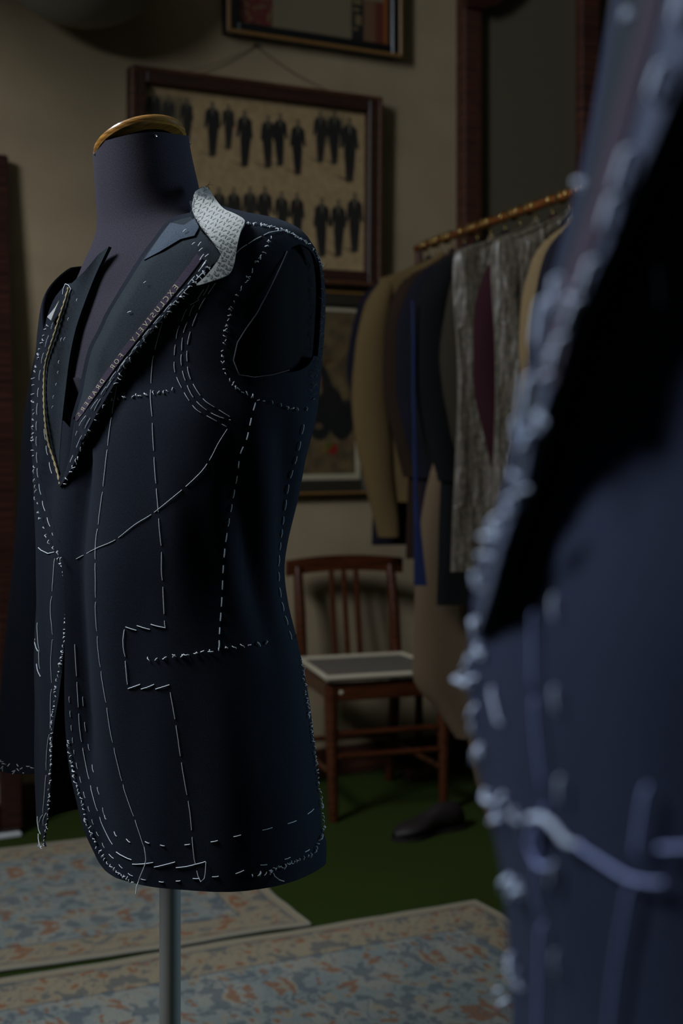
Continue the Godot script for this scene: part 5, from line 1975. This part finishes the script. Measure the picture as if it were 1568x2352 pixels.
func near_jacket() -> void:
	var C := Vector3(0.190, 0, -0.59)
	var s := Surf.new(C, -8.0, near_rings())
	s.drop = 0.0
	s.front = 0.0
	s.folds = 0.5
	s.prepare()
	dress_form(C, -8.0, near_rings(), "dress form hidden inside the blurred jacket at the right edge")
	var j := thing("basted_jacket", "blurred dark blue jacket with basting threads at the right edge, close up", "jacket", C + Vector3.UP * 0.73)
	var navy: Material = mats.blue_wool
	var roll := smooth_line(pv([1475, -260, 1450, -140, 1420, 0, 1395, 150, 1370, 300, 1345, 420, 1320, 510, 1290, 610, 1265, 705, 1240, 800, 1215, 900, 1195, 990, 1180, 1080, 1160, 1160, 1130, 1240, 1108, 1330, 1097, 1400, 1092, 1455]), 40.0)
	var edge := smooth_line(pv([1092, 1455, 1094, 1600, 1108, 1740, 1140, 1850, 1158, 1930, 1176, 2050, 1184, 2200, 1190, 2352, 1205, 2600, 1240, 2900, 1300, 3200]), 60.0)
	var full := PackedVector2Array()
	full.append_array(uvs(s, roll))
	full.append_array(uvs(s, edge))
	var h0 := full[full.size() - 1]
	var VN := 190.0
	for i in range(1, 9):
		full.append(Vector2(lerpf(h0.x, 112.0, i / 8.0), lerpf(h0.y, VN, minf(1.0, i / 3.0))))
	for v in [170.0, 140.0, 110.0, 80.0, 60.0]:
		full.append(Vector2(112.0, v))
	# armhole
	for q in [[100, 62], [88, 64], [76, 60], [72, 50], [72, 38], [78, 28], [86, 22]]:
		full.append(Vector2(q[0], q[1]))
	full.append(Vector2(70.0, 14.0))
	panel(s, full, 0.003, "left_front", navy, j)
	var back := PackedVector2Array()
	for v in [16.0, 44.0, 70.0, 110.0, 150.0, VN]:
		back.append(Vector2(88.0 if v < 60 else 110.0, v))
	for i in range(1, 9):
		back.append(Vector2(110.0 + i * 17.0, VN))
	for v in [150.0, 110.0, 70.0, 44.0, 16.0]:
		back.append(Vector2(246.0, v))
	panel(s, back, 0.0, "back_panel", navy, j)
	var right := PackedVector2Array()
	for q in [[-114, 18], [-70, 22], [-40, 50], [-20, 75], [-5, 92], [4, 105], [6, 130], [4, 160], [-10, 180], [-30, 188], [-50, 190], [-114, 190]]:
		right.append(Vector2(q[0], q[1]))
	panel(s, rev(right), 0.0, "right_front", navy, j)
	# lapel
	var outer := smooth_line(pv([1660, -120, 1628, 0, 1578, 150, 1543, 230, 1512, 310, 1472, 400, 1434, 480, 1402, 560, 1372, 620, 1342, 690, 1312, 760, 1290, 830, 1265, 900, 1236, 980, 1216, 1060, 1198, 1130, 1170, 1215, 1145, 1295, 1122, 1380, 1094, 1458]), 40.0)
	var lap := PackedVector2Array()
	lap.append_array(roll)
	lap.append_array(rev(outer))
	lap.append_array(pv([1640, -260]))
	if Geometry2D.is_polygon_clockwise(lap):
		lap = rev(lap)
	var LO := 0.025
	var off := func(p: Vector2) -> float: return 0.005 + (LO - 0.005) * smoothstep(-15.0, 60.0, dist_line(p, roll)) * (1.0 - 0.45 * smoothstep(1330.0, 1455.0, p.y))
	lying(s, lap, off, 22.0, 0.004, "left_lapel", mats.blue_lapel, j, "slate blue lapel facing")
	var tape_c := smooth_line(pv([1560, -240, 1510, -60, 1490, 40, 1466, 130, 1440, 225, 1414, 320, 1392, 410, 1364, 505, 1340, 575, 1316, 645, 1296, 720, 1276, 790, 1250, 880]), 30.0)
	var strip := PackedVector2Array()
	strip.append_array(tape_c)
	strip.append_array(smooth_line(pv([1230, 960, 1208, 1050, 1185, 1130, 1152, 1215, 1125, 1310, 1104, 1400, 1096, 1450]), 40.0))
	strip.append_array(rev(smooth_line(pv([1656, -120, 1624, 0, 1574, 150, 1540, 230, 1508, 310, 1468, 400, 1430, 480, 1398, 560, 1368, 620, 1338, 690, 1308, 760, 1287, 830, 1262, 900, 1233, 980, 1213, 1060, 1195, 1130, 1167, 1215, 1142, 1295, 1119, 1380, 1096, 1450]), 40.0)))
	if Geometry2D.is_polygon_clockwise(strip):
		strip = rev(strip)
	lying(s, strip, func(p: Vector2) -> float: return off.call(p) + 0.0012, 22.0, 0.001, "lapel_strip", mats.blue_strip, j, "outer strip of the lapel")
	var tp := PackedVector2Array()
	var tq := PackedVector2Array()
	for i in tape_c.size():
		var t := (tape_c[mini(i + 1, tape_c.size() - 1)] - tape_c[maxi(i - 1, 0)]).normalized()
		tp.append(tape_c[i] + Vector2(t.y, -t.x) * 22.0)
		tq.append(tape_c[i] - Vector2(t.y, -t.x) * 22.0)
	tp.append_array(rev(tq))
	if Geometry2D.is_polygon_clockwise(tp):
		tp = rev(tp)
	lying(s, tp, func(p: Vector2) -> float: return off.call(p) + 0.0022, 20.0, 0.0008, "selvedge_tape", mats.selvedge, j, "blurred purple brown selvedge tape")
	# threads
	var w: Material = mats.thread_cool
	var t := func(called: String, fill: Callable, m: Material = w) -> void:
		var b := MB.new()
		fill.call(b)
		part(b, called, m, j)
	dash_parts("lapel_basting", s, [[1590, -60, 1575, 0, 1560, 60], [1532, 150, 1518, 190, 1504, 230], [1455, 345, 1440, 390, 1424, 440], [1420, 455, 1408, 495, 1398, 530], [1372, 600, 1360, 640, 1348, 672], [1336, 690, 1322, 730, 1308, 765], [1290, 640, 1286, 680, 1284, 720], [1262, 690, 1252, 740, 1244, 800], [1228, 868, 1220, 910, 1216, 960], [1300, 775, 1288, 815, 1280, 850]], LO + 0.002, 0.0013, w, j)
	t.call("lapel_tacks", func(b):
		for q in [[1446, 38, 0.004], [1506, 236, 0.005], [1500, 288, 0.005], [1512, 262, 0.004], [1336, 425, 0.004], [1398, 548, 0.0045], [1382, 592, 0.006], [1390, 570, 0.004], [1346, 660, 0.005], [1318, 690, 0.005], [1282, 832, 0.007], [1262, 868, 0.006], [1252, 962, 0.005], [1205, 985, 0.005], [1218, 1006, 0.005], [1206, 1028, 0.005], [1190, 1095, 0.006], [1204, 1148, 0.007], [1180, 1168, 0.007], [1150, 1205, 0.006], [1138, 1240, 0.006], [1124, 1275, 0.006], [1112, 1330, 0.007]]:
			tuft(b, s, Vector2(q[0], q[1]), LO - 0.005, q[2] * 1.1, 0.001, 2))
	t.call("front_edge_tacks", func(b):
		for q in [[1098, 1432, 0.009], [1104, 1452, 0.008], [1106, 1502, 0.006], [1085, 1520, 0.005], [1080, 1556, 0.008], [1092, 1560, 0.006], [1096, 1638, 0.005], [1092, 1672, 0.007], [1108, 1722, 0.005], [1106, 1742, 0.006], [1132, 1832, 0.007], [1146, 1878, 0.005], [1160, 1842, 0.005], [1188, 1872, 0.006], [1174, 2028, 0.007], [1194, 2045, 0.006], [1178, 2200, 0.004], [1194, 2240, 0.008], [1150, 2280, 0.007], [1166, 2312, 0.006]]:
			tuft(b, s, Vector2(q[0], q[1]), 0.004, q[2] * 1.1, 0.001, 2))
	var PN := 0.0045
	dash_parts("front_basting", s, [[1227, 1405, 1228, 1490, 1228, 1578], [1230, 1602, 1238, 1700, 1252, 1812], [1250, 1850, 1242, 1920, 1236, 2010, 1236, 2060, 1246, 2100], [1248, 2120, 1244, 2230, 1240, 2380]], PN, 0.0006, mats.thread_blue, j)
	dash_parts("front_basting", s, [[1273, 1366, 1275, 1422], [1274, 1578, 1282, 1638], [1290, 1784, 1288, 1842], [1272, 1980, 1268, 2038], [1276, 2185, 1284, 2246], [1130, 1580, 1140, 1620, 1150, 1662], [1512, 610, 1518, 650, 1520, 700]], PN, 0.0006, w, j)
	dash_parts("waist_mark", s, [[1215, 1882, 1255, 1876, 1285, 1898, 1305, 1925, 1326, 1942]], PN, 0.0012, w, j)
	dash_parts("waist_mark", s, [[1330, 1940, 1400, 1985, 1440, 2010, 1475, 2022, 1525, 2028], [1252, 1882, 1230, 1900, 1222, 1940, 1240, 1985, 1262, 1990], [1490, 1805, 1478, 1870, 1466, 1962], [1452, 2030, 1440, 2100, 1420, 2220, 1402, 2390], [1515, 1948, 1600, 1944]], PN, 0.0007, mats.thread_blue, j)
